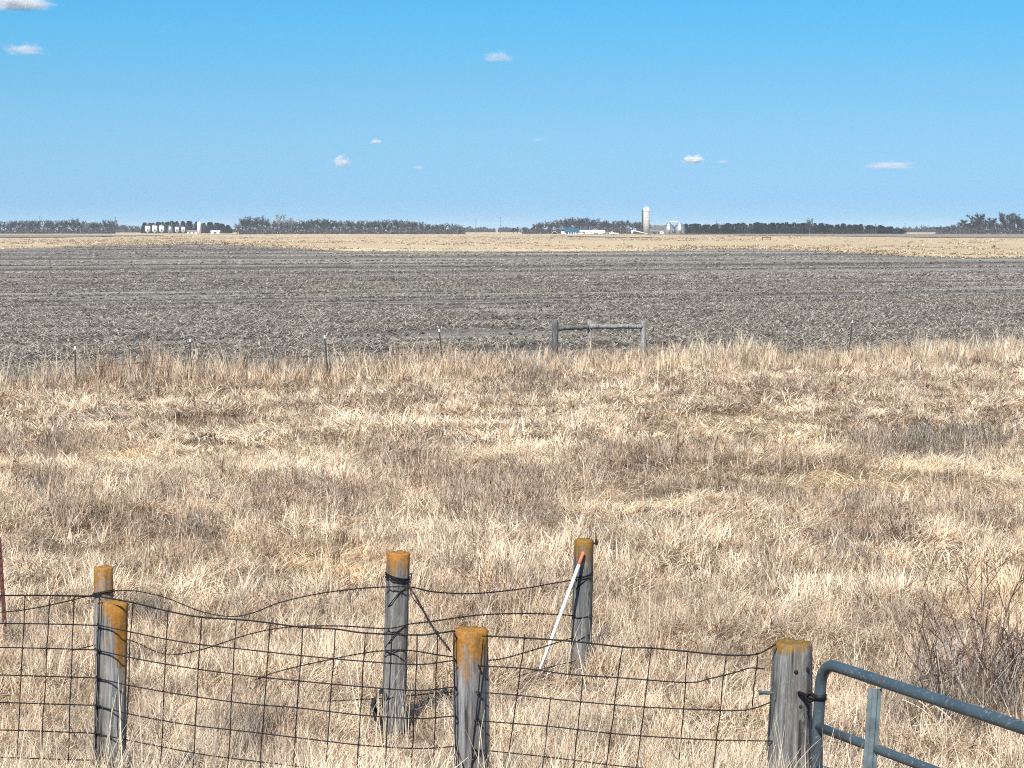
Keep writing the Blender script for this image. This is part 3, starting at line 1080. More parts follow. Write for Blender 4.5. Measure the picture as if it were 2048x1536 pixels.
tree_row(-110, 232, 13, [(-110, 442), (20, 443), (60, 440), (150, 440), (190, 446), (230, 441)], 1700, 'bare',
         [(60, 'bare grey tree of the far left tree line, by the picture edge'), (170, 'bare grey tree of the far left tree line, in its middle by the utility pole'), (9999, 'bare grey tree of the far left tree line, in its right end')], 'bare trees of the left tree line', 1)
tree_row(226, 304, 9, [(226, 449), (260, 452), (304, 451)], 2400, 'bare',
         'bluish far tree in the low gap just left of the white grain bins', 'far trees left of the white bins', 2, rows=2, jit=2)
tree_row(290, 398, 12, [(290, 449), (340, 446), (370, 445), (398, 446)], 1900, 'ever',
         'dark tree close behind the row of white grain bins', 'dark trees behind the white bins', 3, rows=2, jit=2)
tree_row(404, 464, 11, [(404, 448), (440, 449), (464, 454)], 1860, 'ever',
         'dark flat topped tree right of the tall white silo', 'dark trees right of the white silo', 4, rows=2, jit=1.5)
tree_row(484, 550, 13, [(484, 440), (500, 434), (530, 434), (550, 442)], 1500, 'bare',
         'tall bare tree in the clump left of the pale tree', 'tall bare trees left of the pale tree', 5, rows=2, jit=4)
plant_tree(568, 427, 1560, 'pale', 'pale tall bare tree standing above the tree line between two darker groups', None, random.Random(3))
plant_tree(476, 446, 1700, 'pale', 'thin pale bare tree alone at the left edge of the middle tree line', None, random.Random(5))
tree_row(555, 930, 12.5, [(555, 442), (600, 442), (640, 439), (690, 443), (740, 441), (790, 440), (860, 447), (905, 449), (930, 453)], 1560, 'bare',
         [(680, 'bare grey tree of the middle tree line, in the part next to the pale tree'), (800, 'bare grey tree of the middle tree line, in its high central part'), (9999, 'bare grey tree of the middle tree line, in its sinking right end')], 'bare trees of the middle tree line', 6, rows=2, jit=4)
tree_row(1030, 1290, 12, [(1030, 458), (1062, 452), (1085, 446), (1110, 442), (1150, 435), (1165, 435), (1200, 442), (1260, 442), (1290, 447)], 1640, 'bare',
         [(1128, 'bare grey tree of the farm belt left of the teal roofed shed'), (1160, 'bare grey tree of the farm belt behind the teal roofed shed'), (1236, 'bare grey tree of the farm belt behind the parked trailers'), (9999, 'bare grey tree of the farm belt just left of the concrete silo')], 'bare trees behind the farm yard', 7, rows=2, jit=4)
tree_row(1296, 1375, 14, [(1296, 450), (1340, 452), (1375, 451)], 1650, 'bare',
         'bare tree behind the steel grain bins right of the concrete silo', 'bare trees behind the steel bins', 8, rows=1, jit=3)
tree_row(1372, 1805, 12, [(1372, 451), (1430, 452), (1520, 449), (1600, 450), (1700, 452), (1770, 455), (1805, 460)], 1600, 'ever',
         [(1480, 'dark evergreen of the windbreak, in its left part next to the steel bins'), (1600, 'dark evergreen of the windbreak, between its left part and the tallest bare tree'), (1700, 'dark evergreen of the windbreak, around the tallest bare tree and right of it'), (9999, 'dark evergreen of the windbreak, in its low right end by the gap')], 'evergreens of the windbreak', 9, rows=2, jit=3.5)
tree_row(1400, 1790, 46, [(1400, 449), (1600, 446), (1790, 452)], 1680, 'bare',
         'bare tree showing just above the evergreen windbreak', 'bare trees behind the windbreak', 19, rows=1, jit=3)
plant_tree(1618, 438, 1590, 'bare', 'tallest bare tree rising out of the evergreen windbreak', None, random.Random(8))
tree_row(1808, 1872, 15, [(1808, 455), (1840, 452), (1872, 457)], 2300, 'bare',
         'small bluish bare tree in the gap right of the windbreak', 'far trees in the gap right of the windbreak', 10, rows=1, jit=2)
tree_row(1875, 2170, 12, [(1875, 454), (1920, 450), (1960, 446), (2048, 443), (2170, 441)], 1560, 'bare',
         [(1960, 'bare tree of the lower far right row, below the big round topped tree'), (9999, 'bare tree of the lower far right row, near the picture edge')], 'bare trees at the far right', 11, rows=2, jit=4)
plant_tree(1932, 440, 1550, 'dense', 'broad bare tree left of and below the big round topped tree', None, random.Random(24), 1.2)
plant_tree(1980, 438, 1560, 'dense', 'broad bare tree between the big round topped tree and the next tall one', None, random.Random(26), 1.2)
plant_tree(1955, 430, 1540, 'dense', 'big round topped bare tree, the left one above the far right row', None, random.Random(21), 1.25)
plant_tree(2008, 428, 1550, 'dense', 'big bare tree in the middle of the three above the far right row', None, random.Random(22), 1.25)
plant_tree(2042, 427, 1530, 'dense', 'big bare tree cut by the right edge of the picture', None, random.Random(27), 1.3)
plant_tree(1985, 490.5, 345, 'bare', 'small lone brown bush on the pale grassland at right', None, random.Random(31))

# brush at the foot of the tree lines, and woods too far off to tell trees apart
def brush(name, spans, seed, quads, zmax, size, material, depth):
    rs = random.Random(seed)
    mb = MB()
    for (x0, x1, Y, zt) in spans:
        for _ in range(int(quads * (x1 - x0))):
            px = rs.uniform(x0, x1)
            yy = Y + rs.uniform(-depth, depth)
            top = zt * (0.55 + 0.6 * float(vnoise(np.array([px * 0.13]), np.array([seed * 3.1]))[0]))
            p = Vector(((px - 1024) / F * yy, yy, rs.random() ** 1.4 * top))
            d = Vector((rs.gauss(0, 1), rs.gauss(0, 1), rs.gauss(0.5, 1))).normalized() * size * rs.uniform(0.5, 1.3)
            s_ = d.cross(Vector((rs.gauss(0, 1), rs.gauss(0, 1), rs.gauss(0, 1)))) * 0.35
            mb.add([p - s_, p + s_, p + d + s_ * 0.4, p + d - s_ * 0.4], [(0, 1, 2, 3)])
    return tag(mb.build(name, material), kind='stuff')


brush('undergrowth', [(-110, 232, 1700, 4.2), (480, 552, 1520, 4.0), (552, 930, 1580, 4.5), (1045, 1285, 1660, 4.2), (1285, 1375, 1670, 3.0), (1870, 2170, 1570, 5.0)], 5, 17, 4, 1.0, M['twigs'], 60)
brush('undergrowth', [(290, 466, 1900, 4.5), (1370, 1800, 1620, 3.6)], 6, 10, 4, 0.9, M['needles'], 30)
brush('distant_woods', [(925, 964, 2700, 6.2), (966, 990, 2800, 5.8), (997, 1036, 2800, 6.0), (1800, 1880, 2700, 5.4), (225, 300, 2500, 4.5), (462, 484, 2600, 3.6)], 7, 22, 8, 1.7, M['twigs'], 60)

# ------------------------------------------------------------------ farm buildings on the horizon
M['concrete'] = plain('silo_concrete', (0.44, 0.41, 0.37), 0.9, 0, 0.15, 0.5)
M['dark_steel'] = plain('dark_sheet_steel', (0.05, 0.055, 0.06), 0.6, 0.1, 0.2, 1)
m, t, b = mat('galvanized_sheet')
c = N(t, 'ShaderNodeTexCoord')
sp_ = N(t, 'ShaderNodeSeparateXYZ')
t.links.new(c.outputs['Object'], sp_.inputs[0])
wv = mathn(t, 'SINE', mathn(t, 'MULTIPLY', sp_.outputs['Z'], 40))
t.links.new(rampn(t, noise(t, c.outputs['Object'], 1.2, 4), [(0.3, (0.36, 0.39, 0.41)), (0.7, (0.50, 0.52, 0.53))]), b.inputs['Base Color'])
b.inputs['Metallic'].default_value = 0.7
b.inputs['Roughness'].default_value = 0.38
bump(t, b, wv, 0.25, 0.02)
M['galv'] = m
M['teal'] = plain('teal_roof_sheet', (0.018, 0.085, 0.125), 0.55, 0.0, 0.15, 0.6)
M['greyroof'] = plain('weathered_grey_roof', (0.20, 0.19, 0.18), 0.7, 0.1, 0.2, 0.6)
M['glass'] = plain('dark_glass', (0.02, 0.025, 0.03), 0.15, 0.0, 0.1, 1, 0.5)
M['tyre'] = M['black']


def gx(px, Y):
    return (px - 1024) / F * Y


def hz(py, Y):
    return HC - (py - HOR) / F * Y


# concrete silo with white dome and a dark chute on its left side
Y = 1500.0
r_ = root('concrete_silo', 'tall concrete silo with a white domed cap and dark side chute', 'silo', (gx(1292, Y), Y, 0))
rad = 2.25
hb = hz(424, Y)
mb = MB()
mb.lathe([(rad, -0.2), (rad, hb)], n=28)
mb.build('barrel', M['concrete'], r_, True)
for z_ in np.arange(0.8, hb, 0.95):
    mb = MB()
    mb.lathe([(rad + 0.005, z_ - 0.035), (rad + 0.05, z_), (rad + 0.005, z_ + 0.035)], n=28)
    mb.build('hoop', M['greyroof'], r_)
mb = MB()
mb.lathe([(rad + 0.08, hb), (rad + 0.08, hb + 1.1), (rad * 0.97, hb + 1.25), (rad * 0.85, hb + 2.1), (rad * 0.6, hb + 2.9), (rad * 0.3, hb + 3.3), (0.05, hb + 3.45)], n=28)
mb.build('dome', M['white'], r_, True)
mb = MB()
a0 = math.radians(215)
ctr = Vector((math.cos(a0) * (rad + 0.25), math.sin(a0) * (rad + 0.25), 0))
mb.lathe([(0.55, 0.6), (0.55, hb + 1.3), (0.3, hb + 1.8)], c=(-rad - 0.2, -0.5, 0), n=14)
mb.build('chute', M['dark_steel'], r_, True)


def grain_bin(name, label, px, Y, dia, eave, peak, mats, group=None, hopper=False):
    wallm, roofm = mats
    r_ = root(name, label, 'grain bin', (gx(px, Y), Y, 0), group)
    R_ = dia / 2
    mb = MB()
    if hopper:
        mb.lathe([(0.25, 0.8), (R_, 2.0), (R_, eave)], n=24)
    else:
        mb.lathe([(R_, -0.1), (R_, eave)], n=24)
    mb.build('wall', wallm, r_, True)
    mb = MB()
    mb.lathe([(R_ + 0.15, eave - 0.05), (R_ + 0.12, eave + 0.08), (0.4, peak - 0.2), (0.35, peak), (0.05, peak + 0.05)], n=24)
    mb.build('roof', roofm, r_, True)
    if hopper:
        for k_ in range(6):
            a_ = k_ * math.pi / 3 + 0.3
            mb = MB()
            mb.tube([(R_ * math.cos(a_), R_ * math.sin(a_), 2.1), (R_ * math.cos(a_), R_ * math.sin(a_), -0.1)], 0.07, 5)
            mb.build('leg', M['dark_steel'], r_)
    mb = MB()
    mb.box((0, -R_ - 0.03, 1.4 if not hopper else 2.9), (0.8, 0.1, 1.5))
    mb.build('door', M['dark_steel'], r_)
    mb = MB()
    mb.tube([(0.55, -R_ - 0.12, 0.2), (0.55, -R_ - 0.12, eave)], 0.04, 4)
    mb.tube([(0.9, -R_ - 0.08, 0.2), (0.9, -R_ - 0.08, eave)], 0.04, 4)
    mb.build('ladder', M['dark_steel'], r_)
    return r_


grain_bin('grain_bin', 'left one of the two corrugated steel grain bins beside the silo', 1337, Y + 5, 5.7, hz(451, Y), hz(444.5, Y), (M['galv'], M['galv']), 'steel grain bins')
grain_bin('grain_bin', 'right one of the two corrugated steel grain bins beside the silo', 1359, Y + 5, 6.2, hz(451, Y), hz(444, Y), (M['galv'], M['galv']), 'steel grain bins')
mb = MB()
mb.tube([(gx(1340, Y), Y + 5, hz(444.5, Y) + .3), (gx(1356, Y), Y + 5, hz(444, Y) + .3)], 0.35, 8)
tag(mb.build('conveyor', M['white']), 'white conveyor tube joining the roofs of the steel bins', 'conveyor')

# grain auger leaning down to the right
r_ = root('grain_auger', 'white grain auger slanting down to the foot of the silo', 'auger', (gx(1262, Y), Y - 12, 0))
mb = MB()
x1 = gx(1295, Y) - gx(1264, Y)
mb.tube([(0.3, 0, hz(460.5, Y)), (x1, 0, 0.35)], 0.30, 10)
mb.build('tube', M['white'], r_, True)
mb = MB()
mb.tube([(-0.6, 0, hz(460.8, Y)), (0.0, 0, hz(463.5, Y)), (0, 0, hz(468, Y))], [0.5, 0.9, 0.6], 8)
mb.build('spout', M['white'], r_, True)
mb = MB()
mb.tube([(2.2, -0.8, 0.4), (4.0, -0.5, 1.8), (2.2, -0.8, 0.4)], 0.08, 5)
mb.tube([(2.2, 0.8, 0.4), (4.0, 0.5, 1.8)], 0.08, 5)
mb.build('undercarriage', M['dark_steel'], r_)
for s_ in (-1, 1):
    mb = MB()
    mb.tube([(2.2, s_ * 0.9 - 0.1, 0.42), (2.2, s_ * 0.9 + 0.1, 0.42)], 0.42, 14)
    mb.build('wheel', M['black'], r_)


def shed(name, label, px0, px1, Y, wall_top, ridge, depth, wallm, roofm, openings=(), cat='shed', wdoor=M['glass']):
    """gabled shed seen from its long side; openings = (x fraction, width m, height m, material)"""
    x0_, x1_ = gx(px0, Y), gx(px1, Y)
    w_ = x1_ - x0_
    zt, zr = hz(wall_top, Y), hz(ridge, Y)
    r_ = root(name, label, cat, ((x0_ + x1_) / 2, Y, 0))
    mb = MB()
    mb.box((0, 0, zt / 2 - 0.1), (w_, depth, zt + 0.2))
    mb.add([(-w_ / 2, -depth / 2, zt), (-w_ / 2, depth / 2, zt), (-w_ / 2, 0, zr - 0.1)], [(0, 1, 2)])
    mb.add([(w_ / 2, -depth / 2, zt), (w_ / 2, depth / 2, zt), (w_ / 2, 0, zr - 0.1)], [(0, 1, 2)])
    mb.build('wall', wallm, r_)
    mb = MB()
    o_ = 0.4
    dz = (zr - zt)
    for s_ in (-1, 1):
        a_ = [(-w_ / 2 - o_, s_ * (depth / 2 + o_), zt - dz * o_ / (depth / 2) + 0.04), (w_ / 2 + o_, s_ * (depth / 2 + o_), zt - dz * o_ / (depth / 2) + 0.04), (w_ / 2 + o_, 0, zr + 0.04), (-w_ / 2 - o_, 0, zr + 0.04)]
        b_ = [(p[0], p[1], p[2] + 0.12) for p in a_]
        mb.add(a_ + b_, [(3, 2, 1, 0), (4, 5, 6, 7), (0, 1, 5, 4), (1, 2, 6, 5), (2, 3, 7, 6), (3, 0, 4, 7)])
    mb.build('roof', roofm, r_)
    for (fx, ow, oh, nm, om) in openings:
        mb = MB()
        mb.box((-w_ / 2 + fx * w_, -depth / 2 - 0.03, oh / 2), (ow, 0.12, oh))
        mb.build(nm, om, r_)
    return r_


M['shedwall'] = plain('grey_shed_wall', (0.16, 0.155, 0.15), 0.8, 0, 0.2, 0.5)
M['palewall'] = plain('pale_metal_wall', (0.55, 0.55, 0.53), 0.6, 0, 0.1, 0.4)
M['tealwall'] = plain('teal_wall_sheet', (0.045, 0.12, 0.16), 0.6, 0, 0.15, 0.5)
shed('machine_shed', 'long low shed with a teal roof and pale door posts', 1130, 1157, Y + 20, 463.5, 456.5, 9, M['tealwall'], M['teal'],
     [(0.25, 0.5, 1.9, 'post', M['white']), (0.42, 0.5, 1.9, 'post', M['white']), (0.62, 0.6, 1.9, 'post', M['white']), (0.78, 0.6, 1.9, 'post', M['white'])])
shed('machine_shed', 'low shed with a pale grey roof behind the parked trailers', 1160, 1208, Y + 40, 464, 460.5, 9, M['palewall'], M['palewall'],
     [(0.2, 3.2, 1.4, 'door', M['dark_steel']), (0.55, 3.0, 1.4, 'door', M['dark_steel'])])
shed('machine_shed', 'dark open fronted shed between the silo and the steel bins', 1299, 1328, Y + 30, 463, 459.5, 8, M['shedwall'], M['greyroof'],
     [(0.3, 2.4, 1.7, 'door', M['dark_steel']), (0.72, 3.4, 1.8, 'door', M['dark_steel'])])
shed('barn', 'brownish shed roof rising behind the dark open shed', 1304, 1330, Y + 60, 458, 451.5, 10, M['shedwall'], plain('brown_roof', (0.13, 0.105, 0.09), 0.8, 0, 0.2, 0.4), cat='barn')

# hoop shelter
r_ = root('hoop_shelter', 'small white hoop shelter with an open grey front left of the teal roof', 'shelter', (gx(1109, Y), Y, 0))
mb = MB()
mb2 = MB()
n_ = 14
rr = 1.95
arc = [(rr * math.cos(math.pi * k_ / n_), rr * 1.05 * math.sin(math.pi * k_ / n_)) for k_ in range(n_ + 1)]
vs = [(p[0], -1.6, p[1]) for p in arc] + [(p[0], 3.0, p[1]) for p in arc] + [(p[0] * 0.93, -1.6, p[1] * 0.93) for p in arc] + [(p[0] * 0.93, 3.0, p[1] * 0.93) for p in arc]
q = n_ + 1
fs = []
for k_ in range(n_):
    fs += [(k_, k_ + 1, q + k_ + 1, q + k_), (2 * q + k_ + 1, 2 * q + k_, 3 * q + k_, 3 * q + k_ + 1), (k_ + 1, k_, 2 * q + k_, 2 * q + k_ + 1)]
mb.add(vs, fs)
mb.build('cover', M['white'], r_, False)
mb2.add([(p[0] * 0.92, 1.2, p[1] * 0.92) for p in arc], [tuple(range(q))])
mb2.build('end_wall', M['greyroof'], r_)


def vehicle(name, label, cat, px, Y, prof, width, wheels, paint, win=(), wr=0.38):
    """side profile (x,z) swept across its width, windows and wheels as parts"""
    r_ = root(name, label, cat, (gx(px, Y), Y, 0))
    mb = MB()
    n_ = len(prof)
    lo = [(x_, -width / 2, z_) for x_, z_ in prof]
    hi = [(x_, width / 2, z_) for x_, z_ in prof]
    mb.add(lo + hi, [tuple(range(n_)), tuple(range(2 * n_ - 1, n_ - 1, -1))] + [(k_, n_ + k_, n_ + (k_ + 1) % n_, (k_ + 1) % n_) for k_ in range(n_)])
    o = mb.build('body', paint, r_)
    bv = o.modifiers.new('b', 'BEVEL')
    bv.width = 0.06
    bv.segments = 2
    for (x0_, z0_, x1_, z1_) in win:
        mb = MB()
        mb.box(((x0_ + x1_) / 2, -width / 2 - 0.005, (z0_ + z1_) / 2), (x1_ - x0_, 0.05, z1_ - z0_))
        mb.build('window', M['glass'], r_)
    for wx in wheels:
        for s_ in (-1, 1):
            mb = MB()
            mb.tube([(wx, s_ * (width / 2 - 0.12) - 0.13, wr), (wx, s_ * (width / 2 - 0.12) + 0.13, wr)], wr, 16)
            mb.build('wheel', M['black'], r_)
    return r_


PICK = [(-2.7, 0.5), (2.7, 0.5), (2.75, 1.0), (1.3, 1.12), (0.6, 1.85), (-0.7, 1.85), (-0.85, 1.12), (-2.7, 1.12)]
VAN = [(-2.4, 0.45), (2.4, 0.45), (2.45, 1.05), (1.7, 1.2), (1.1, 2.05), (-2.35, 2.1)]
vehicle('parked_van', 'white van parked just left of the teal roofed shed', 'van', 1126.5, Y - 15, [(p[0] * .62, p[1] * 1.05) for p in VAN], 1.9, (-0.9, 0.9), M['white'], [(0.1, 1.35, 0.8, 1.9)])
vehicle('parked_pickup', 'white pickup parked right of the teal roofed shed', 'pickup', 1161, Y - 12, [(p[0] * .75, p[1]) for p in PICK], 1.9, (-1.2, 1.2), M['white'], [(-0.4, 1.2, 0.5, 1.72)])
vehicle('camper_trailer', 'boxy white camper trailer in front of the pale shed', 'trailer', 1178, Y - 10, [(-2.8, 0.4), (2.8, 0.4), (2.85, 2.1), (2.5, 2.3), (-2.6, 2.3), (-2.85, 1.9)], 2.3, (-0.4, 0.5), M['white'], [(-1.9, 1.3, -1.0, 1.8), (0.9, 1.3, 1.9, 1.8)])
vehicle('grain_trailer', 'long white grain trailer on dark wheels beside the camper', 'trailer', 1199, Y - 8, [(-3.4, 1.0), (-2.6, 0.75), (2.4, 0.75), (3.5, 1.25), (3.55, 2.5), (-3.45, 2.5)], 2.4, (-2.2, -1.3, 2.2), M['white'], (), 0.5)
vehicle('parked_truck', 'grey farm truck parked at the right end of the grain trailer', 'truck', 1213.5, Y - 4, [(-1.7, 0.55), (1.7, 0.55), (1.7, 1.4), (0.8, 1.5), (0.6, 2.5), (-0.5, 2.5), (-0.6, 1.6), (-1.7, 1.6)], 2.2, (-1.0, 1.0), plain('grey_paint', (0.22, 0.23, 0.22), 0.4, 0, .1, 2), [(-0.35, 1.7, 0.5, 2.3)], 0.45)
vehicle('parked_pickup', 'white pickup with tall cab right of the grey farm truck', 'pickup', 1223.5, Y - 12, [(p[0] * .7, p[1] * 1.12) for p in PICK], 1.9, (-1.2, 1.2), M['white'], [(-0.35, 1.35, 0.4, 1.95)])
vehicle('parked_car', 'small pale car at the right end of the yard', 'car', 1232.5, Y - 6, [(-1.5, 0.4), (1.5, 0.4), (1.55, 0.85), (0.8, 0.95), (0.3, 1.45), (-0.8, 1.45), (-1.5, 0.95)], 1.7, (-0.9, 0.9), M['palewall'], [(-0.6, 1.0, 0.2, 1.35)], 0.3)
vehicle('stock_trailer', 'white box trailer parked left of the steel bins', 'trailer', 1322.5, Y - 10, [(-1.2, 0.45), (1.2, 0.45), (1.25, 1.7), (1.0, 2.0), (-1.1, 2.0), (-1.25, 1.7)], 2.0, (-0.3, 0.4), M['white'], [(-0.6, 1.2, 0.6, 1.5)])

# the second farm at the left
Y2 = 1750.0
darkroof = plain('dark_bin_roof', (0.06, 0.07, 0.075), 0.6, 0.2, 0.2, 1)
for lab, px, dia, ev, pk in (('first big white grain bin from the left in the row', 297, 4.0, 451.5, 447.5), ('second big white grain bin from the left in the row', 311, 4.0, 450.8, 446.6),
                             ('third big white grain bin from the left, beside the grey one', 325, 4.0, 450.8, 447), ('left one of the two small white grain bins', 355.5, 3.1, 453.5, 450.5),
                             ('right one of the two small white grain bins', 368, 3.0, 453.8, 451)):
    grain_bin('grain_bin', lab, px, Y2, dia, hz(ev, Y2), hz(pk, Y2), (M['white'], darkroof), 'white grain bins', hopper=True)
grain_bin('grain_bin', 'grey steel grain bin between the big and the small white bins', 342, Y2 + 10, 3.6, hz(452, Y2), hz(449, Y2), (M['galv'], darkroof))
r_ = root('white_silo', 'narrow white silo with a mast on top, standing right of the bins', 'silo', (gx(399.5, Y2), Y2, 0))
mb = MB()
mb.lathe([(1.45, -0.1), (1.5, hz(446, Y2)), (1.1, hz(444.2, Y2)), (0.4, hz(443.3, Y2))], n=20)
mb.build('barrel', M['white'], r_, True)
mb = MB()
mb.tube([(0, 0, hz(444, Y2)), (0, 0, hz(433.5, Y2))], 0.09, 5)
mb.build('mast', M['dark_steel'], r_)
mb = MB()
mb.lathe([(0.55, 0.2), (0.55, hz(447, Y2))], c=(1.75, 0.2, 0), n=10)
mb.build('chute', M['dark_steel'], r_)
shed('house', 'low white house in front of the dark trees, left of the white silo', 377, 396, Y2 + 10, 463.3, 460.5, 7, M['white'], M['greyroof'], [(0.3, 1.0, 1.4, 'window', M['glass']), (0.7, 1.0, 1.4, 'window', M['glass'])], cat='house')
shed('shed', 'long low white shed right of the white silo', 424, 441, Y2 + 10, 463.5, 461, 7, M['white'], M['palewall'], [(0.5, 2.0, 1.3, 'door', M['dark_steel'])])


def utility_pole(px, top, Y, label):
    r_ = root('utility_pole', label, 'utility pole', (gx(px, Y), Y, 0), 'utility poles on the horizon')
    zt = hz(top, Y)
    mb = MB()
    mb.tube([(0, 0, -0.2), (0, 0, zt)], [0.20, 0.14], 7)
    mb.build('pole', M['bark'], r_)
    mb = MB()
    mb.box((0, 0, zt - 0.7), (2.4, 0.14, 0.16))
    mb.build('crossarm', M['bark'], r_)
    for dx in (-1.05, 0.0, 1.05):
        mb = MB()
        mb.lathe([(0.05, 0), (0.07, 0.12), (0.04, 0.2)], c=(dx, 0, zt - 0.61 if dx else zt), n=7)
        mb.build('insulator', M['white'], r_)


utility_pole(952, 436, 1600, 'thin utility pole just right of the middle tree line')
utility_pole(1000.5, 433, 1600, 'thin utility pole in the gap left of the farm trees')
utility_pole(82, 432, 1750, 'utility pole rising over the left tree line')
utility_pole(233, 433, 1750, 'utility pole at the right end of the left tree line')
utility_pole(1432, 441, 1700, 'utility pole over the left part of the windbreak')
utility_pole(1749, 447, 1585, 'pale utility pole near the right end of the windbreak')
utility_pole(1808, 446, 1700, 'utility pole in the gap right of the windbreak')

# ------------------------------------------------------------------ posts and fences
def wood_post(name, label, base, top, Y, dia, material, seed, group=None, cat='fence post', sink=0.25, parent=None, n=28, lean_y=0.0, flare=0.06):
    """split and checked round timber; origin at the middle of its top"""
    rs = random.Random(seed)
    T_ = P(top[0], top[1], Y)
    B_ = P(base[0], base[1], Y + lean_y)
    ax = (B_ - T_)
    L_ = ax.length + sink
    ax.normalize()
    rr = dia / 2
    rings = 26
    cr = [(rs.randrange(n), rs.uniform(0, 0.6), rs.uniform(0.3, 0.9), rs.uniform(0.06, 0.16)) for _ in range(6)]
    lob = [rs.uniform(-0.035, 0.035) for _ in range(6)]
    ph = [rs.uniform(0, 6.28) for _ in range(6)]
    vs, fs = [], []
    for i in range(rings + 1):
        f = i / rings
        z = -L_ * f ** 1.15
        for k_ in range(n):
            a = 2 * math.pi * k_ / n
            q = 1 + sum(lob[j] * math.sin((j + 2) * a + ph[j] + f * (j - 2) * 0.5) for j in range(6)) + flare * f
            q += 0.035 * (float(vnoise(np.array([k_ * 1.0]), np.array([f * 3 + seed]), 3)[0]) - 0.5)
            for (ck, c0, c1, dep) in cr:
                if k_ == ck and c0 <= f <= c1:
                    q -= dep
            zz = z
            if i == 0:
                q *= 0.93
                zz = z + rs.uniform(-0.004, 0.007)
            if i == 1:
                zz = -0.008
            vs.append((rr * q * math.cos(a), rr * q * math.sin(a), zz))
    for i in range(rings):
        for k_ in range(n):
            fs.append((i * n + k_, (i + 1) * n + k_, (i + 1) * n + (k_ + 1) % n, i * n + (k_ + 1) % n))
    # end grain: two sunk rings
    m0 = len(vs)
    for k_ in range(n):
        a = 2 * math.pi * k_ / n
        q = 0.55 + rs.uniform(-0.05, 0.05)
        vs.append((rr * q * math.cos(a), rr * q * math.sin(a), rs.uniform(-0.008, 0.006)))
    vs.append((0, 0, rs.uniform(-0.008, 0.0)))
    for k_ in range(n):
        fs.append((k_, (k_ + 1) % n, m0 + (k_ + 1) % n, m0 + k_))
        fs.append((m0 + k_, m0 + (k_ + 1) % n, m0 + n))
    mb = MB()
    mb.add(vs, fs)
    o = mb.build(name, material, parent, True)
    if parent is None:
        o.location = T_
        tag(o, label, cat, group)
    else:
        o.location = T_ - parent.location
    o.rotation_mode = 'QUATERNION'
    o.rotation_quaternion = Vector((0, 0, -1)).rotation_difference(ax)
    return o


YP1, YP2, YP3 = 10.6, 10.2, 10.0
YB1, YB2, YB3 = 15.5, 13.6, 15.7
post1 = wood_post('wood_post', 'grey fence post with orange lichen down its right side, the leftmost netting post', (218, 1500), (226, 1205), YP1, 0.142,
                  wood_mat('wood_a', 0.30, (1, 0.2), 0.55, 3.1, 0.92), 1, 'wooden fence posts')
post2 = wood_post('wood_post', 'thick grey fence post with an orange streak below its top, where two nettings meet', (943, 1560), (941, 1259), YP2, 0.158,
                  wood_mat('wood_b', 0.19, (0.1, -0.3), 0.6, 8.4, 0.9), 2, 'wooden fence posts')
post3 = wood_post('wood_post', 'thickest grey fence post with a thin lichen rim, carrying the tube gate', (1578, 1570), (1587, 1285), YP3, 0.172,
                  wood_mat('wood_c', 0.05, (-0.5, 0.0), 0.6, 5.7, 0.72, (0.215, 0.125, 0.025)), 3, 'wooden fence posts', flare=0.32)
postb1 = wood_post('wood_post', 'slim post with an all orange top behind the left grey post', (208, 1440), (207, 1134), YB1, 0.128,
                   wood_mat('wood_d', 0.34, (0, 0), 0.0, 2.2), 4, 'wooden fence posts')
postb2 = wood_post('wood_post', 'dark grey post with an orange top wrapped in loops of black wire', (787, 1452), (797, 1105), YB2, 0.138,
                   wood_mat('wood_e', 0.17, (0, 0), 0.0, 6.6, 0.72), 5, 'wooden fence posts')
postb3 = wood_post('wood_post', 'dark weathered post with a small bolt on top and a white rod leaning on it', (1160, 1365), (1168, 1079), YB3, 0.132,
                   wood_mat('wood_f', 0.19, (0, 0), 0.0, 4.3, 0.6, (0.26, 0.14, 0.02)), 6, 'wooden fence posts')


def tpx(pts, Yf):
    return [P(px, py, Yf(px) if callable(Yf) else Yf) for px, py in pts]


def netY(px):
    return float(np.interp(px, [-120, 198, 240, 905, 975, 1545], [11.1, YP1 - 0.078, YP1 - 0.09, YP2 - 0.088, YP2 - 0.086, YP3 - 0.06]))


def net(label, rows, stays, rw, group, seed, rwires=0.0033):
    rs = random.Random(seed)
    r_ = root('wire_netting', label, 'wire fence', P(rows[0][0][0], rows[-1][0][1], netY(rows[0][0][0])), group)
    base = r_.location
    for i, row in enumerate(rows):
        mb = MB()
        mb.tube([p - base for p in spline(tpx(row, netY), 7)], rwires * (1.3 if i == 0 else 1.0), 6)
        mb.build('line_wire', M['wire'], r_, True)
    for (x0, y0, x1, y1) in stays:
        mb = MB()
        pts = []
        for k_ in range(9):
            f = k_ / 8
            px = x0 + (x1 - x0) * f + rs.uniform(-1.0, 1.0)
            py = y0 + (y1 - y0) * f
            q = P(px, py, netY(px))
            q.y -= rwires * 1.6
            pts.append(q - base)
        mb.tube(spline(pts, 3), rwires * 0.85, 5)
        # knots where the stay crosses a line wire
        for row in rows:
            ry = float(np.interp(x0 + (x1 - x0) * 0.5, [q[0] for q in row], [q[1] for q in row]))
            if min(y0, y1) - 8 <= ry <= max(y0, y1) + 8:
                f = (ry - y0) / (y1 - y0)
                px = x0 + (x1 - x0) * f
                ry = float(np.interp(px, [q[0] for q in row], [q[1] for q in row]))
                q = P(px, ry, netY(px)) - base
                mb.tube([q + Vector((-0.006, -0.002, 0.001)), q + Vector((0, -0.007, 0)), q + Vector((0.006, -0.002, -0.001))], rwires * 0.95, 5)
        mb.build('stay_wire', M['wire'], r_, True)
    return r_


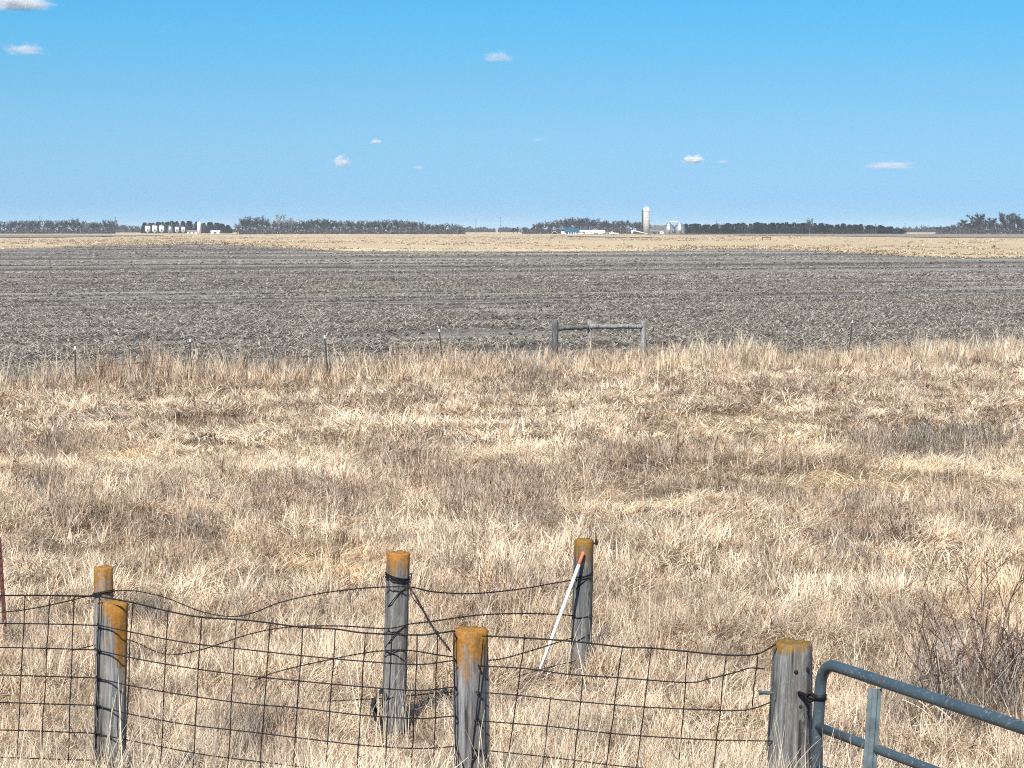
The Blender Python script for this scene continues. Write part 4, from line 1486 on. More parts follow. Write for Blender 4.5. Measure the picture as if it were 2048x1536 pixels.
rowsA = [[(-120, y0), (0, y0), (100, y1), (201, y2)] for (y0, y1, y2) in
         ((1191, 1191, 1193), (1247, 1248, 1251), (1295, 1297, 1300), (1350, 1353, 1356), (1405, 1408, 1411), (1460, 1463, 1467), (1515, 1518, 1521))]
net('wire netting running off to the left edge from the left grey post', rowsA,
    [(-96, 1191, -112, 1500), (-48, 1191, -64, 1500), (1, 1191, -14, 1505), (51, 1191, 35, 1515), (100, 1191, 83, 1510), (148, 1192, 136, 1530), (199, 1193, 190, 1530)], 0, 'wire netting panels', 1)
rowsB = [[(199, 1193), (265, 1205), (335, 1222), (400, 1234), (500, 1241), (600, 1254), (670, 1258), (730, 1266), (835, 1270), (870, 1267), (906, 1262)],
         [(199, 1251), (262, 1264), (330, 1278), (400, 1289), (500, 1300), (600, 1311), (720, 1322), (835, 1329), (906, 1321)],
         [(198, 1301), (260, 1315), (330, 1328), (400, 1339), (500, 1352), (600, 1362), (720, 1373), (835, 1381), (908, 1374)],
         [(197, 1357), (255, 1370), (325, 1383), (395, 1394), (500, 1408), (600, 1416), (720, 1430), (835, 1437), (909, 1432)],
         [(196, 1412), (255, 1427), (325, 1441), (395, 1452), (500, 1464), (600, 1476), (720, 1490), (835, 1497), (910, 1493)],
         [(195, 1468), (255, 1480), (400, 1508), (500, 1521), (600, 1533), (720, 1546), (910, 1550)],
         [(194, 1522), (255, 1536), (400, 1560), (600, 1588), (720, 1600), (910, 1604)]]
net('wire netting stretched between the left and the middle grey posts', rowsB,
    [(265, 1203, 251, 1500), (336, 1220, 321, 1530), (404, 1232, 386, 1540), (473, 1239, 455, 1550), (540, 1246, 517, 1575), (606, 1253, 583, 1575),
     (671, 1257, 648, 1580), (731, 1264, 711, 1585), (784, 1268, 768, 1590), (835, 1268, 821, 1595), (875, 1262, 866, 1600), (908, 1260, 913, 1600)], 0, 'wire netting panels', 2)
rowsC = [[(972, 1272), (1050, 1276), (1150, 1283), (1245, 1294), (1300, 1296), (1376, 1303), (1450, 1310), (1500, 1310), (1525, 1304), (1552, 1288)],
         [(961, 1332), (1050, 1337), (1140, 1349), (1245, 1356), (1375, 1365), (1420, 1357), (1470, 1345), (1500, 1336), (1530, 1338)],
         [(952, 1384), (1030, 1390), (1155, 1403), (1290, 1414), (1420, 1420), (1480, 1421), (1510, 1416), (1540, 1405)],
         [(948, 1441), (1090, 1452), (1215, 1466), (1300, 1473), (1430, 1480), (1545, 1482)],
         [(944, 1498), (1060, 1510), (1145, 1520), (1250, 1533), (1400, 1545), (1545, 1550)],
         [(942, 1556), (1060, 1568), (1250, 1588), (1400, 1600), (1545, 1605)]]
net('wire netting between the middle post and the gate post, sagging at its right end', rowsC,
    [(967, 1278, 940, 1560), (1050, 1268, 1011, 1560), (1101, 1393, 1083, 1560), (1166, 1350, 1143, 1575), (1245, 1290, 1206, 1580), (1303, 1296, 1266, 1585),
     (1376, 1302, 1352, 1590), (1452, 1312, 1424, 1560), (1515, 1311, 1504, 1412)], 0, 'wire netting panels', 3)


def barbed(label, pts, Yf, seed, group='barbed wires', barbs=True, r=0.0027):
    rs = random.Random(seed)
    cl = spline([P(px, py, y_) for (px, py, y_) in pts], 10)
    r_ = root('barbed_wire', label, 'barbed wire', cl[0], group)
    base = r_.location
    mb = MB()
    # two twisted strands
    d = [0]
    for i in range(1, len(cl)):
        d.append(d[-1] + (cl[i] - cl[i - 1]).length)
    tot = d[-1]
    nn = max(12, int(tot / 0.02))
    dd = np.linspace(0, tot, nn)
    xyz = [np.interp(dd, d, [p[j] for p in cl]) for j in range(3)]
    ctr_ = [Vector((xyz[0][i], xyz[1][i], xyz[2][i])) - base for i in range(nn)]
    for s_ in (0, math.pi):
        mb.tube([p + Vector((0, math.cos(q_ * 70 + s_) * r, math.sin(q_ * 70 + s_) * r)) for p, q_ in zip(ctr_, dd)], r, 4)
    mb.build('strand', M['barbed'], r_, True)
    if barbs:
        mb = MB()
        q_ = 0.05
        while q_ < tot:
            i = min(nn - 1, int(q_ / tot * (nn - 1)))
            p = ctr_[i]
            for k_ in range(2):
                a_ = rs.uniform(0, 3.14)
                v_ = Vector((rs.uniform(-0.3, 0.3), math.cos(a_), math.sin(a_))) * 0.017
                mb.tube([p - v_, p + v_], [0.0012, 0.0012], 4)
            mb.tube([p - Vector((0.006, 0, 0)), p + Vector((0.006, 0, 0))], 0.0048, 5)
            q_ += rs.uniform(0.10, 0.13)
        tag(mb.build('barb', M['barbed'], r_), kind='stuff')
    return r_


f1, f2, f3 = YB1 - 0.07, YB2 - 0.075, YB3 - 0.072
def seg(a, b, ya, yb):
    return lambda px: float(np.interp(px, [a, b], [ya, yb]))


def strand(label, pts, seed):
    ym = lambda px: float(np.interp(px, [-100, 189, 226, 775, 820, 1147, 1185], [16.2, f1, f1, f2, f2, f3, f3]))
    barbed(label, [(px, py, ym(px)) for px, py in pts], None, seed)


strand('top strand of the barbed wire strung over the three orange topped posts', [(-80, 1228), (30, 1222), (110, 1208), (189, 1189), (226, 1182), (270, 1182), (330, 1195), (400, 1222), (460, 1233), (505, 1226), (560, 1205), (640, 1187),
        (720, 1177), (773, 1174), (820, 1174), (870, 1184), (950, 1187), (1040, 1178), (1110, 1166), (1147, 1160), (1186, 1154)], 1)
strand('second strand of the barbed wire from the top', [(-80, 1303), (0, 1312), (50, 1316), (120, 1306), (189, 1290), (226, 1278), (262, 1281), (330, 1308), (400, 1300), (500, 1268), (580, 1254), (680, 1252), (773, 1257), (820, 1248), (870, 1242),
        (960, 1230), (1060, 1227), (1147, 1231), (1186, 1233)], 2)
strand('third strand of the barbed wire, second from the ground', [(-80, 1350), (40, 1354), (120, 1352), (189, 1338), (226, 1342), (262, 1350), (330, 1369), (410, 1376), (480, 1370), (560, 1342), (700, 1311), (773, 1301), (820, 1301), (900, 1313),
        (985, 1320), (1060, 1302), (1147, 1275), (1186, 1269)], 3)
strand('lowest strand of the barbed wire, partly lost in the grass', [(-80, 1400), (60, 1398), (189, 1388), (226, 1390), (300, 1402), (420, 1418), (560, 1408), (700, 1400), (773, 1396), (850, 1388), (960, 1378), (1060, 1345), (1147, 1322), (1186, 1308)], 4)
barbed('doubled barbed brace wire slanting from the wrapped post down to the middle post', [(817, 1170, f2), (838, 1205, 12.9), (866, 1255, 11.5), (901, 1302, YP2 + 0.02)], None, 9, None)
barbed('loose doubled end of brace wire beside the wrapped post', [(819, 1174, f2), (826, 1196, 13.3), (842, 1216, 13.0), (858, 1240, 12.0)], None, 10, None, False)


def wire_loop(parent, zs, rr, seed, label=None, tilt=0.0, loose=()):
    """loops of wire round a post; part of the post"""
    for z_ in zs:
        mb = MB()
        pts = []
        for k_ in range(25):
            a = 2 * math.pi * k_ / 24
            pts.append((rr * math.cos(a), rr * math.sin(a), z_ + tilt * math.cos(a) + 0.004 * math.sin(2 * a + seed)))
        mb.tube(pts, 0.0036, 5, False)
        mb.build('wire_wrap', M['wire'], parent, True)
    for pts in loose:
        mb = MB()
        mb.tube(spline(pts, 5), 0.0033, 5)
        mb.build('wire_end', M['wire'], parent, True)


wire_loop(postb2, (-0.140, -0.150, -0.165), 0.0745, 1, tilt=-0.013, loose=[[(0.072, -0.03, -0.13), (0.082, -0.02, -0.12), (0.080, -0.02, -0.17), (0.06, -0.06, -0.21)],
          [(0.055, -0.055, -0.20), (0.0, -0.078, -0.25), (-0.05, -0.062, -0.32)], [(0.06, -0.05, -0.43), (0.0, -0.079, -0.48), (-0.06, -0.05, -0.57)],
          [(0.055, -0.056, -0.58), (0.0, -0.080, -0.58), (-0.06, -0.05, -0.63)]])
wire_loop(postb3, (-0.245, -0.262), 0.071, 2, tilt=0.012, loose=[[(0.06, -0.04, -0.26), (0.0, -0.074, -0.285), (-0.05, -0.055, -0.34)], [(0.066, -0.03, -0.66), (0, -0.074, -0.68), (-0.06, -0.04, -0.73)],
          [(0.06, -0.04, -0.86), (0, -0.075, -0.93), (-0.055, -0.05, -0.94)]])
wire_loop(postb3, (-0.535,), 0.071, 3, tilt=0.004)
wire_loop(postb1, (-0.165, -0.175), 0.069, 4, tilt=0.01)
# staples and tie ends on the netting posts
for po, rr, zs, xx in ((post1, 0.077, (0.03, -0.105, -0.225, -0.355, -0.49, -0.62), -0.055), (post2, 0.084, (-0.02, -0.135, -0.26, -0.39, -0.53), -0.066), (post2, 0.084, (-0.16, -0.28, -0.405, -0.535), 0.040)):
    for z_ in zs:
        yy = -math.sqrt(max(rr * rr - xx * xx, 1e-5)) - 0.004
        mb = MB()
        mb.tube([(xx - 0.006, yy + 0.012, z_ + 0.012), (xx - 0.003, yy - 0.003, z_ + 0.010), (xx + 0.003, yy - 0.004, z_ - 0.006), (xx + 0.006, yy + 0.012, z_ - 0.010)], 0.0028, 5)
        mb.build('staple', M['wire'], po)
# the crossed tie wires at the foot of the middle post
mb = MB()
for pts in ([(-0.075, -0.055, -0.52), (-0.05, -0.083, -0.56), (-0.02, -0.09, -0.66)], [(0.035, -0.082, -0.54), (0.0, -0.092, -0.60), (-0.02, -0.092, -0.68)],
            [(0.035, -0.082, -0.545), (0.06, -0.072, -0.56), (0.085, -0.05, -0.60)], [(0.03, -0.086, -0.545), (0.008, -0.091, -0.58), (-0.008, -0.093, -0.66)]):
    mb.tube(spline(pts, 5), 0.0036, 5)
mb.build('tie_wire', M['wire'], post2, True)
# bolt at the top of the far post, bolt end of the hinge on the gate post
mb = MB()
mb.tube([(0.055, 0, -0.026), (0.092, 0, -0.026)], 0.007, 8)
mb.tube([(0.088, 0, -0.034), (0.087, 0, 0.006)], [0.011, 0.006], 8)
mb.build('bolt', M['wire'], postb3)
mb = MB()
mb.tube([(-0.078, -0.02, -0.225), (-0.145, -0.03, -0.222)], 0.0085, 8)
mb.tube([(-0.136, -0.029, -0.222), (-0.150, -0.031, -0.222)], 0.012, 6)
mb.build('hinge_bolt', M['gate'], post3)

for (kx, kz, kr) in ((0.004, -0.115, 0.010), (0.052, -0.105, 0.014), (0.030, -0.27, 0.010)):
    mb = MB()
    ky = -math.sqrt(0.089 ** 2 - kx * kx) - 0.001
    mb.lathe([(kr, 0.0), (kr * 0.8, 0.004), (kr * 0.3, 0.006)], n=9)
    o = mb.build('knot', M['black'], post3)
    o.location = (kx, ky, kz)
    o.rotation_euler = (math.pi / 2, 0, -kx * 9)
# white rod with an orange tip leaning on the far post
a_, b_ = P(1076, 1350, YB3 - 0.42), P(1167, 1104, YB3 - 0.088)
r_ = root('marker_rod', 'white marker rod with an orange tip leaning against the far post', 'marker rod', a_)
d_ = b_ - a_
mb = MB()
mb.tube([-0.08 * d_, d_ * 0.9], 0.0118, 10)
mb.build('rod', M['white'], r_, True)
mb = MB()
mb.tube([d_ * 0.895, d_ * 0.99, d_ * 1.0], [0.0124, 0.0124, 0.009], 10)
mb.build('tip', M['orange'], r_, True)

# black scrap at the foot of the wrapped post
mb = MB()
pts = [(-0.02, 0, -0.02), (-0.07, 0.0, 0.05), (-0.06, 0.01, 0.12), (-0.01, 0.02, 0.17), (0.015, 0.02, 0.14)]
vs, fs = [], []
sp_ = spline(pts, 5)
for p in sp_:
    vs += [Vector(p) + Vector((0, -0.05, 0)), Vector(p) + Vector((0.012, 0.05, 0.012)), Vector(p) + Vector((0.022, -0.05, 0.004)), Vector(p) + Vector((0.034, 0.05, 0.016))]
for i in range(len(sp_) - 1):
    k_ = 4 * i
    fs += [(k_, k_ + 1, k_ + 5, k_ + 4), (k_ + 3, k_ + 2, k_ + 6, k_ + 7), (k_ + 1, k_ + 3, k_ + 7, k_ + 5), (k_ + 2, k_, k_ + 4, k_ + 6)]
mb.add(vs, fs)
o = mb.build('rubber_scrap', M['black'])
o.location = P(764, 1440, YB2 - 0.05)
o.scale = (1.0, 1.0, 1.0)
tag(o, 'curled black scrap at the left foot of the wrapped post', 'scrap')


def tee_post(label, base, top, Y, w, white, material, name='tee_post', group=None):
    T_, B_ = P(top[0], top[1], Y), P(base[0], base[1], Y)
    ax = (T_ - B_)
    L_ = ax.length
    r_ = root(name, label, 'steel post', B_, group)
    r_.rotation_mode = 'QUATERNION'
    r_.rotation_quaternion = Vector((0, 0, 1)).rotation_difference(ax.normalized())
    mb = MB()
    lo = -0.35
    h1 = L_ - (white if white else 0)
    mb.box((0, 0, (lo + h1) / 2), (w, 0.006, h1 - lo))
    mb.box((0, 0.5 * w + 0.003, (lo + h1) / 2), (0.007, w, h1 - lo))
    z_ = lo
    while z_ < h1 - 0.02:
        mb.box((0, -0.006, z_), (w * 0.45, 0.006, 0.022))
        z_ += 0.055
    mb.build('shaft', material, r_)
    if white:
        mb = MB()
        mb.box((0, 0, L_ - white / 2), (w * 1.02, 0.0064, white))
        mb.box((0, 0.5 * w + 0.003, L_ - white / 2), (0.0074, w, white))
        mb.build('white_tip', M['white'], r_)
    return r_


tee_post('rusty red steel post leaning at the left edge of the picture', (13, 1300), (-2, 1075), 16.6, 0.030, 0, M['rust'])
fence_posts = [((152, 790), (150, 693), 42.4, 'steel post with a white tip standing deep in reddish weeds at far left'), ((381, 770), (380, 678), 43.5, 'upright steel post with a white tip left of the leaning pair'),
               ((657, 762), (649, 671), 45.0, 'steel post with a white tip leaning slightly left, middle of the field fence'), ((890, 760), (878, 658), 46.3, 'steel post with a white tip leaning left, nearest the log brace'),
               ((1694, 740), (1705, 641), 50.8, 'steel post with a white tip leaning right, alone right of the log brace')]
for ba, to, yy, lab in fence_posts:
    tee_post(lab, ba, to, yy, 0.030, 0.055, M['tpost'], group='steel posts along the plowed field')

# the log brace of the field fence
YH = 48.0
r_ = root('fence_brace', 'grey log brace of three posts and two rails at the field edge', 'fence brace', P(1110, 730, YH))
pa = wood_mat('wood_g', 0.0, (0, 0), 0, 1.3, 0.6)
pl = wood_mat('wood_h', 0.0, (0, 0), 0, 9.3, 1.25)
for (bx, by, tx, ty, dia, mm, sd_, yh_) in ((1110, 740, 1110, 640, 0.14, pa, 11, 48.4), (1179, 735, 1180, 641, 0.10, pl, 12, 48.9), (1287, 735, 1286, 642, 0.13, pl, 13, 49.5)):
    wood_post('post', None, (bx, by), (tx, ty), yh_, dia, mm, sd_, parent=r_, n=16)
for (x0, y0, x1, y1, mm, dia) in ((1114, 657.5, 1176, 654, pa, 0.095), (1181, 652.5, 1283, 653.5, pl, 0.10)):
    a_, b_ = P(x0, y0, 48.4 + (x0 - 1110) * 0.0062) - r_.location, P(x1, y1, 48.4 + (x1 - 1110) * 0.0062) - r_.location
    mb = MB()
    rs = random.Random(int(x0))
    pts = [a_.lerp(b_, k_ / 9) + Vector((0, -0.0, rs.uniform(-0.012, 0.012))) for k_ in range(10)]
    mb.tube(spline(pts, 3), [dia / 2 * (1 + 0.1 * math.sin(k_ * 0.7)) for k_ in range(28)], 12)
    mb.build('rail', mm, r_, True)
# fence wires of the field fence
for i, hz_ in enumerate((0.80, 0.55)):
    pts = []
    for (ba, to, yy, lab) in fence_posts[:4]:
        p = P(ba[0], ba[1], yy)
        q = P(to[0], to[1], yy)
        pts.append(p.lerp(q, hz_))
    pts.append(P(1108, 700 - 50 * hz_, YH))
    mb = MB()
    mb.tube(spline(pts, 8), 0.0022, 4)
    tag(mb.build('fence_wire', M['wire']), ('upper' if i == 0 else 'lower') + ' thin wire strung along the steel posts of the field fence', 'fence wire', 'wires of the field fence')

# a small brace standing far out on the grassland
r_ = root('fence_brace', 'tiny rust brown brace standing far out on the pale grassland', 'fence brace', (gx(1524, 590), 590, 0.35))
for dx, h_ in ((0, 1.0), (2.0, 0.8)):
    mb = MB()
    mb.tube([(dx, 0, -0.2), (dx, 0, h_)], 0.11, 8)
    mb.build('post', M['rust'], r_)
mb = MB()
mb.tube([(0, 0, 0.78), (2.0, 0, 0.74)], 0.09, 8)
mb.build('rail', M['rust'], r_)

M['gate_lit'] = plain('sunlit_grey_blue_channel', (0.135, 0.175, 0.185), 0.5, 0.1, 0.35, 14)  # gate paint lightened: sun on the channel's front is put into its colour
# ------------------------------------------------------------------ the tube gate, swung open towards the camera
G0 = Vector((1.427, 9.75, 0))
gd = Vector((0.405, -0.914, 0)).normalized()
ztop = P(1690, 1332, 9.75).z
zr2 = P(1650, 1455, 9.83).z
lean = Vector((-0.0, 0.0, 0))
r_ = root('tube_gate', 'grey blue steel tube gate hung on the thickest post', 'gate', (P(1636, 1400, 9.85).x, 9.85, 0.0))
base = r_.location
hx = P(1634, 1400, 9.85)
RT = 0.0255
GL = 1.75
# end tube, bend and top rail in one bent tube
pts = []
e_top = Vector((hx.x + 0.012, hx.y, 0))
zb = 0.28
pts.append(Vector((P(1630, 1560, 9.85).x, 9.85, zb)) - base)
pts.append(Vector((P(1636, 1440, 9.85).x, 9.85, zr2)) - base)
pts.append(Vector((P(1641, 1385, 9.85).x, 9.85, ztop - 0.115)) - base)
Cc = Vector((P(1641, 1385, 9.85).x, 9.85, ztop - 0.115))
for k_ in range(1, 9):
    a_ = k_ / 8 * math.pi / 2
    pts.append(Cc + gd * 0.115 * (1 - math.cos(a_)) + Vector((0, 0, 0.115 * math.sin(a_))) - base)
top0 = Cc + gd * 0.115 + Vector((0, 0, 0.115))
for k_ in range(1, 8):
    pts.append(top0 + gd * GL * k_ / 7 - base)
mb = MB()
mb.tube(pts, RT, 16)
mb.build('frame_tube', M['gate'], r_, True)
dzr = (zr2 - zb) / 3.0
for i, (z_, rr) in enumerate(((zr2, RT * 0.80), (zr2 - dzr, RT * 0.80), (zr2 - 2 * dzr, RT * 0.80), (zb, RT * 0.80))):
    mb = MB()
    p0 = Vector((Cc.x - 0.012, 9.85, z_)) - base
    mb.tube([p0 + gd * s_ for s_ in np.linspace(0.0, GL + 0.1, 6)], rr, 14)
    mb.build('rail', M['gate'], r_, True)
# upright channel on the near face
def channel(s, zt_, lean_x):
    side = Vector((-gd.y, gd.x, 0))
    side = Vector((-0.914, -0.405, 0))
    p = Vector((Cc.x, 9.85, 0)) + gd * s - base
    w_, d_, th = 0.056, 0.026, 0.004
    mb = MB()
    face = Vector((1, -0.12, 0)).normalized()
    nrm = Vector((-0.12, -1, 0)).normalized()
    prof = [(-w_ / 2, 0), (-w_ / 2, -d_), (-w_ * 0.24, -d_), (-w_ * 0.16, -d_ - 0.006), (w_ * 0.16, -d_ - 0.006), (w_ * 0.24, -d_), (w_ / 2, -d_), (w_ / 2, 0), (w_ / 2 - th, 0), (w_ / 2 - th, -d_ + th), (-w_ / 2 + th, -d_ + th), (-w_ / 2 + th, 0)]
    vs = []
    for z_, lx in ((zb - 0.05, lean_x), (zt_, 0.0)):
        for (a_, b_) in prof:
            vs.append(p + face * a_ + nrm * (-b_ + RT * 0.9) + Vector((lx, 0, z_)))
    n_ = len(prof)
    fs = [(k_, (k_ + 1) % n_, n_ + (k_ + 1) % n_, n_ + k_) for k_ in range(n_)]
    fs += [(0, 1, 10, 11), (1, 2, 3, 4, 5, 6, 9, 10), (6, 7, 8, 9)]
    fs += [tuple(n_ + q for q in reversed(f)) for f in ((0, 1, 10, 11), (1, 2, 3, 4, 5, 6, 9, 10), (6, 7, 8, 9))]
    mb.add(vs, fs)
    return mb


channel(0.43, P(1770, 1373, 9.46).z, -0.05).build('upright', M['gate_lit'], r_)
channel(1.55, ztop - 0.03, -0.04).build('upright', M['gate_lit'], r_)
# hinge: eye bolt and clamp
hz_ = P(1625, 1394, 9.85).z
mb = MB()
hp = Vector((Cc.x - 0.002, 9.85, hz_)) - base
mb.tube([hp + Vector((-0.085, 0.06, 0.006)), hp + Vector((-0.05, 0.01, 0.0)), hp + Vector((-0.03, -0.01, -0.006))], 0.009, 8)
mb.tube([hp + Vector((-0.045 + 0.018 * math.cos(a_), -0.005, 0.018 * math.sin(a_) + 0.0)) for a_ in np.linspace(0, 6.28, 14)], 0.007, 6, False)
mb.build('hinge', M['wire'], r_, True)
mb = MB()
mb.lathe([(RT + 0.004, -0.013), (RT + 0.004, 0.013)], c=tuple(hp), n=16)
mb.build('hinge_collar', M['wire'], r_, True)

# ------------------------------------------------------------------ single plants worth telling apart
M['stalk_pale'] = plain('pale_stalk', (0.72, 0.62, 0.47), 0.8, 0, 0.15, 20, 0.1)
M['stalk_dark'] = plain('dark_stalk', (0.115, 0.075, 0.058), 0.85, 0, 0.3, 20, 0.1)
M['stem'] = plain('brown_shrub_bark', (0.19, 0.125, 0.095), 0.8, 0, 0.3, 12, 0.15)
M['stem_dark'] = plain('dark_twig_bark', (0.10, 0.066, 0.05), 0.8, 0, 0.3, 12, 0.15)
M['stem_grey'] = plain('grey_shrub_bark', (0.40, 0.345, 0.285), 0.8, 0, 0.3, 12, 0.15)


def stalk(label, base, top, material, seed, r=0.004, twigs=0):
    rs = random.Random(seed)
    g_ = ground_at(*base)
    T_ = P(top[0], top[1], g_.y)
    o_ = MB()
    B_ = Vector((g_.x, g_.y, float(H(g_.x, g_.y)) - 0.02))
    mid = B_.lerp(T_, 0.5) + Vector((rs.uniform(-0.02, 0.02), 0, 0))
    o_.tube([p - B_ for p in spline([B_, mid, T_], 5)], [r * (1 - 0.05 * k_) for k_ in range(11)], 5)
    for k_ in range(twigs):
        f = rs.uniform(0.35, 0.95)
        p = B_.lerp(T_, f) - B_
        d = Vector((rs.uniform(-1, 1), rs.uniform(-1, 1), rs.uniform(0.5, 1.6))).normalized() * (T_ - B_).length * rs.uniform(0.08, 0.22)
        o_.tube([p, p + d * 0.6, p + d], [r * 0.6, r * 0.45, r * 0.3], 4)
    o = o_.build('dry_stalk', material)
    o.location = B_
    return tag(o, label, 'dry stalk', 'tall dry stalks')


stalk('pale upright stalk left of the dark leaning one', (470, 1085), (480, 1000), M['stalk_pale'], 1, 0.005)
stalk('dark leaning stalk with a pale tip, in the grass at left', (523, 1180), (566, 1017), M['stalk_dark'], 2, 0.004, 5)
stalk('thin white stalk standing right of the far post', (1300, 1300), (1303, 1125), M['stalk_pale'], 3, 0.0035)
stalk('short dark stalk upright in pale grass right of centre', (1388, 1085), (1383, 1010), M['stalk_dark'], 4, 0.004, 2)
stalk('reddish branched stalk left of the wrapped post', (702, 1240), (698, 1140), M['stalk_dark'], 5, 0.006, 9)
stalk('thin dark stalk slanting right of the wrapped post', (900, 1200), (950, 1110), M['stalk_dark'], 6, 0.0035, 3)
stalk('pale tall stalk in the far grass under the log brace', (1315, 790), (1318, 720), M['stalk_pale'], 7, 0.012)
stalk('dark thin stalk above the thickest post', (1452, 1240), (1462, 1080), M['stalk_dark'], 8, 0.003, 4)


def shrub(label, px, py, seed, nmain, hgt, spread, material, twig_r=0.0028):
    rs = random.Random(seed)
    g_ = ground_at(px, py)
    B_ = Vector((g_.x, g_.y, float(H(g_.x, g_.y)) - 0.03))
    r_ = root('bare_shrub', label, 'shrub', B_, 'bare shrubs in the grass')
    tw = MB()
    for i in range(nmain):
        az = rs.uniform(0, 6.28)
        ln = abs(rs.gauss(0, 0.33))
        L_ = hgt * rs.uniform(0.55, 1.05) * (1 - 0.25 * min(ln, 1))
        b0 = Vector((rs.gauss(0, spread), rs.gauss(0, spread), 0))
        d = Vector((math.sin(ln) * math.cos(az), math.sin(ln) * math.sin(az), math.cos(ln)))
        pts = [b0]
        for k_ in range(5):
            d = (d + Vector((rs.gauss(0, 0.12), rs.gauss(0, 0.12), 0.06))).normalized()
            pts.append(pts[-1] + d * L_ / 5)
        mb = MB()
        r0 = rs.uniform(0.005, 0.009)
        mb.tube(spline(pts, 3), [r0 * (1 - 0.75 * k_ / 15) for k_ in range(16)], 5)
        mb.build('stem', material if i % 3 else M['stem_grey'], r_, True)
        for k_ in range(rs.randint(4, 7)):
            f = rs.uniform(0.25, 0.98) * 5
            j = min(4, int(f))
            p = pts[j].lerp(pts[j + 1], f - j)
            dd_ = (d + Vector((rs.gauss(0, 0.55), rs.gauss(0, 0.55), rs.gauss(0.1, 0.3)))).normalized()
            l_ = L_ * rs.uniform(0.12, 0.36)
            q = p + dd_ * l_
            tw.tube([p, p.lerp(q, 0.5) + Vector((rs.gauss(0, .01), rs.gauss(0, .01), 0.01)), q], [twig_r, twig_r * 0.8, twig_r * 0.5], 4, False)
            for _ in range(2):
                a0 = p.lerp(q, rs.uniform(0.3, 0.9))
                tw.tube([a0, a0 + (dd_ + Vector((rs.gauss(0, 0.7), rs.gauss(0, 0.7), rs.gauss(0, 0.4)))).normalized() * l_ * 0.4], [twig_r * 0.7, twig_r * 0.4], 3, False)
    tag(tw.build('twig', M['stem_dark'] if material is M['stem'] else material, r_), kind='stuff')
    return r_


shrub('reddish brown bare shrub behind the gate at the right edge', 1950, 1440, 1, 22, 0.95, 0.14, M['stem'])
shrub('low grey brown bare shrub left of the reddish one behind the gate', 1880, 1430, 2, 22, 0.62, 0.13, M['stem_grey'])
shrub('bare shrub half cut by the right edge behind the gate', 2040, 1420, 3, 13, 0.70, 0.13, M['stem'])
shrub('two tall thin whips rising above the grass right of the gate post', 1952, 1330, 4, 3, 1.15, 0.05, M['stem'])
shrub('small brown shrub in the grass right of centre, below the grey weeds', 1785, 1085, 5, 12, 0.34, 0.10, M['stem'])

g = np.random.default_rng(57)
def long_stalks(seed):
    rs = random.Random(seed)
    mb = MB()
    for _ in range(4):
        blade(mb, (rs.gauss(0, 0.05), rs.gauss(0, 0.05), -0.03), rs.uniform(0, 6.28), rs.uniform(0.3, 0.62), rs.uniform(0.05, 0.35), rs.uniform(0.2, 1.1), 0.0055, rs, 6, 0.3, 0.15)
    return mb.mesh('long_stalks', attr=True)


pts = []
for (xc, yc, sx, sy, k_) in ((1.22, 9.75, 0.14, 0.10, 26), (1.50, 9.5, 0.16, 0.12, 16), (-1.86, 10.35, 0.14, 0.12, 22), (-0.17, 9.95, 0.14, 0.12, 14), (-0.68, 13.3, 0.15, 0.15, 10), (0.47, 15.3, 0.2, 0.2, 14),
                             (0.0, 10.6, 1.6, 0.5, 60), (1.9, 10.8, 0.4, 0.5, 40)):
    for _ in range(k_):
        pts.append((g.normal(xc, sx), g.normal(yc, sy)))
x = np.array([q[0] for q in pts])
y = np.array([q[1] for q in pts])
n = len(x)
s = g.uniform(0.7, 1.15, n)
scatter('tall_grass', np.stack([x, y, H(x, y)], -1), np.stack([g.normal(0, .12, n), g.normal(0, .12, n), g.uniform(0, 6.28, n)], -1), np.stack([s, s, s], -1),
        g.integers(0, 5, n), np.array([0.80, 0.70, 0.53]) * g.uniform(0.75, 1.1, (n, 1)), [long_stalks(950 + i) for i in range(5)], GM)

# dead pale branches lying behind the gate
for i, (x0, y0, x1, y1) in enumerate(((1805, 1399, 1875, 1446), (1830, 1385, 1925, 1462), (1838, 1402, 1872, 1444), (1826, 1452, 1915, 1458), (1895, 1410, 1932, 1452))):
    g_ = ground_at(x1, y1 + 12)
    a_, b_ = P(x0, y0, g_.y - 0.08), P(x1, y1, g_.y)
    mb = MB()
    mid = a_.lerp(b_, 0.55) + Vector((0.0, 0, 0.02))
    mb.tube([p - a_ for p in spline([a_, mid, b_], 6)], [0.0045] * 13, 6)
    mb.tube([mid - a_, mid - a_ + Vector((0.06, -0.02, 0.05))], [0.003, 0.0015], 4)
    o = mb.build('dead_branch', M['stalk_pale'], None, True)
    o.location = a_
    tag(o, 'pale dead branch lying slanted in the grass behind the gate', 'branch', 'dead branches behind the gate')

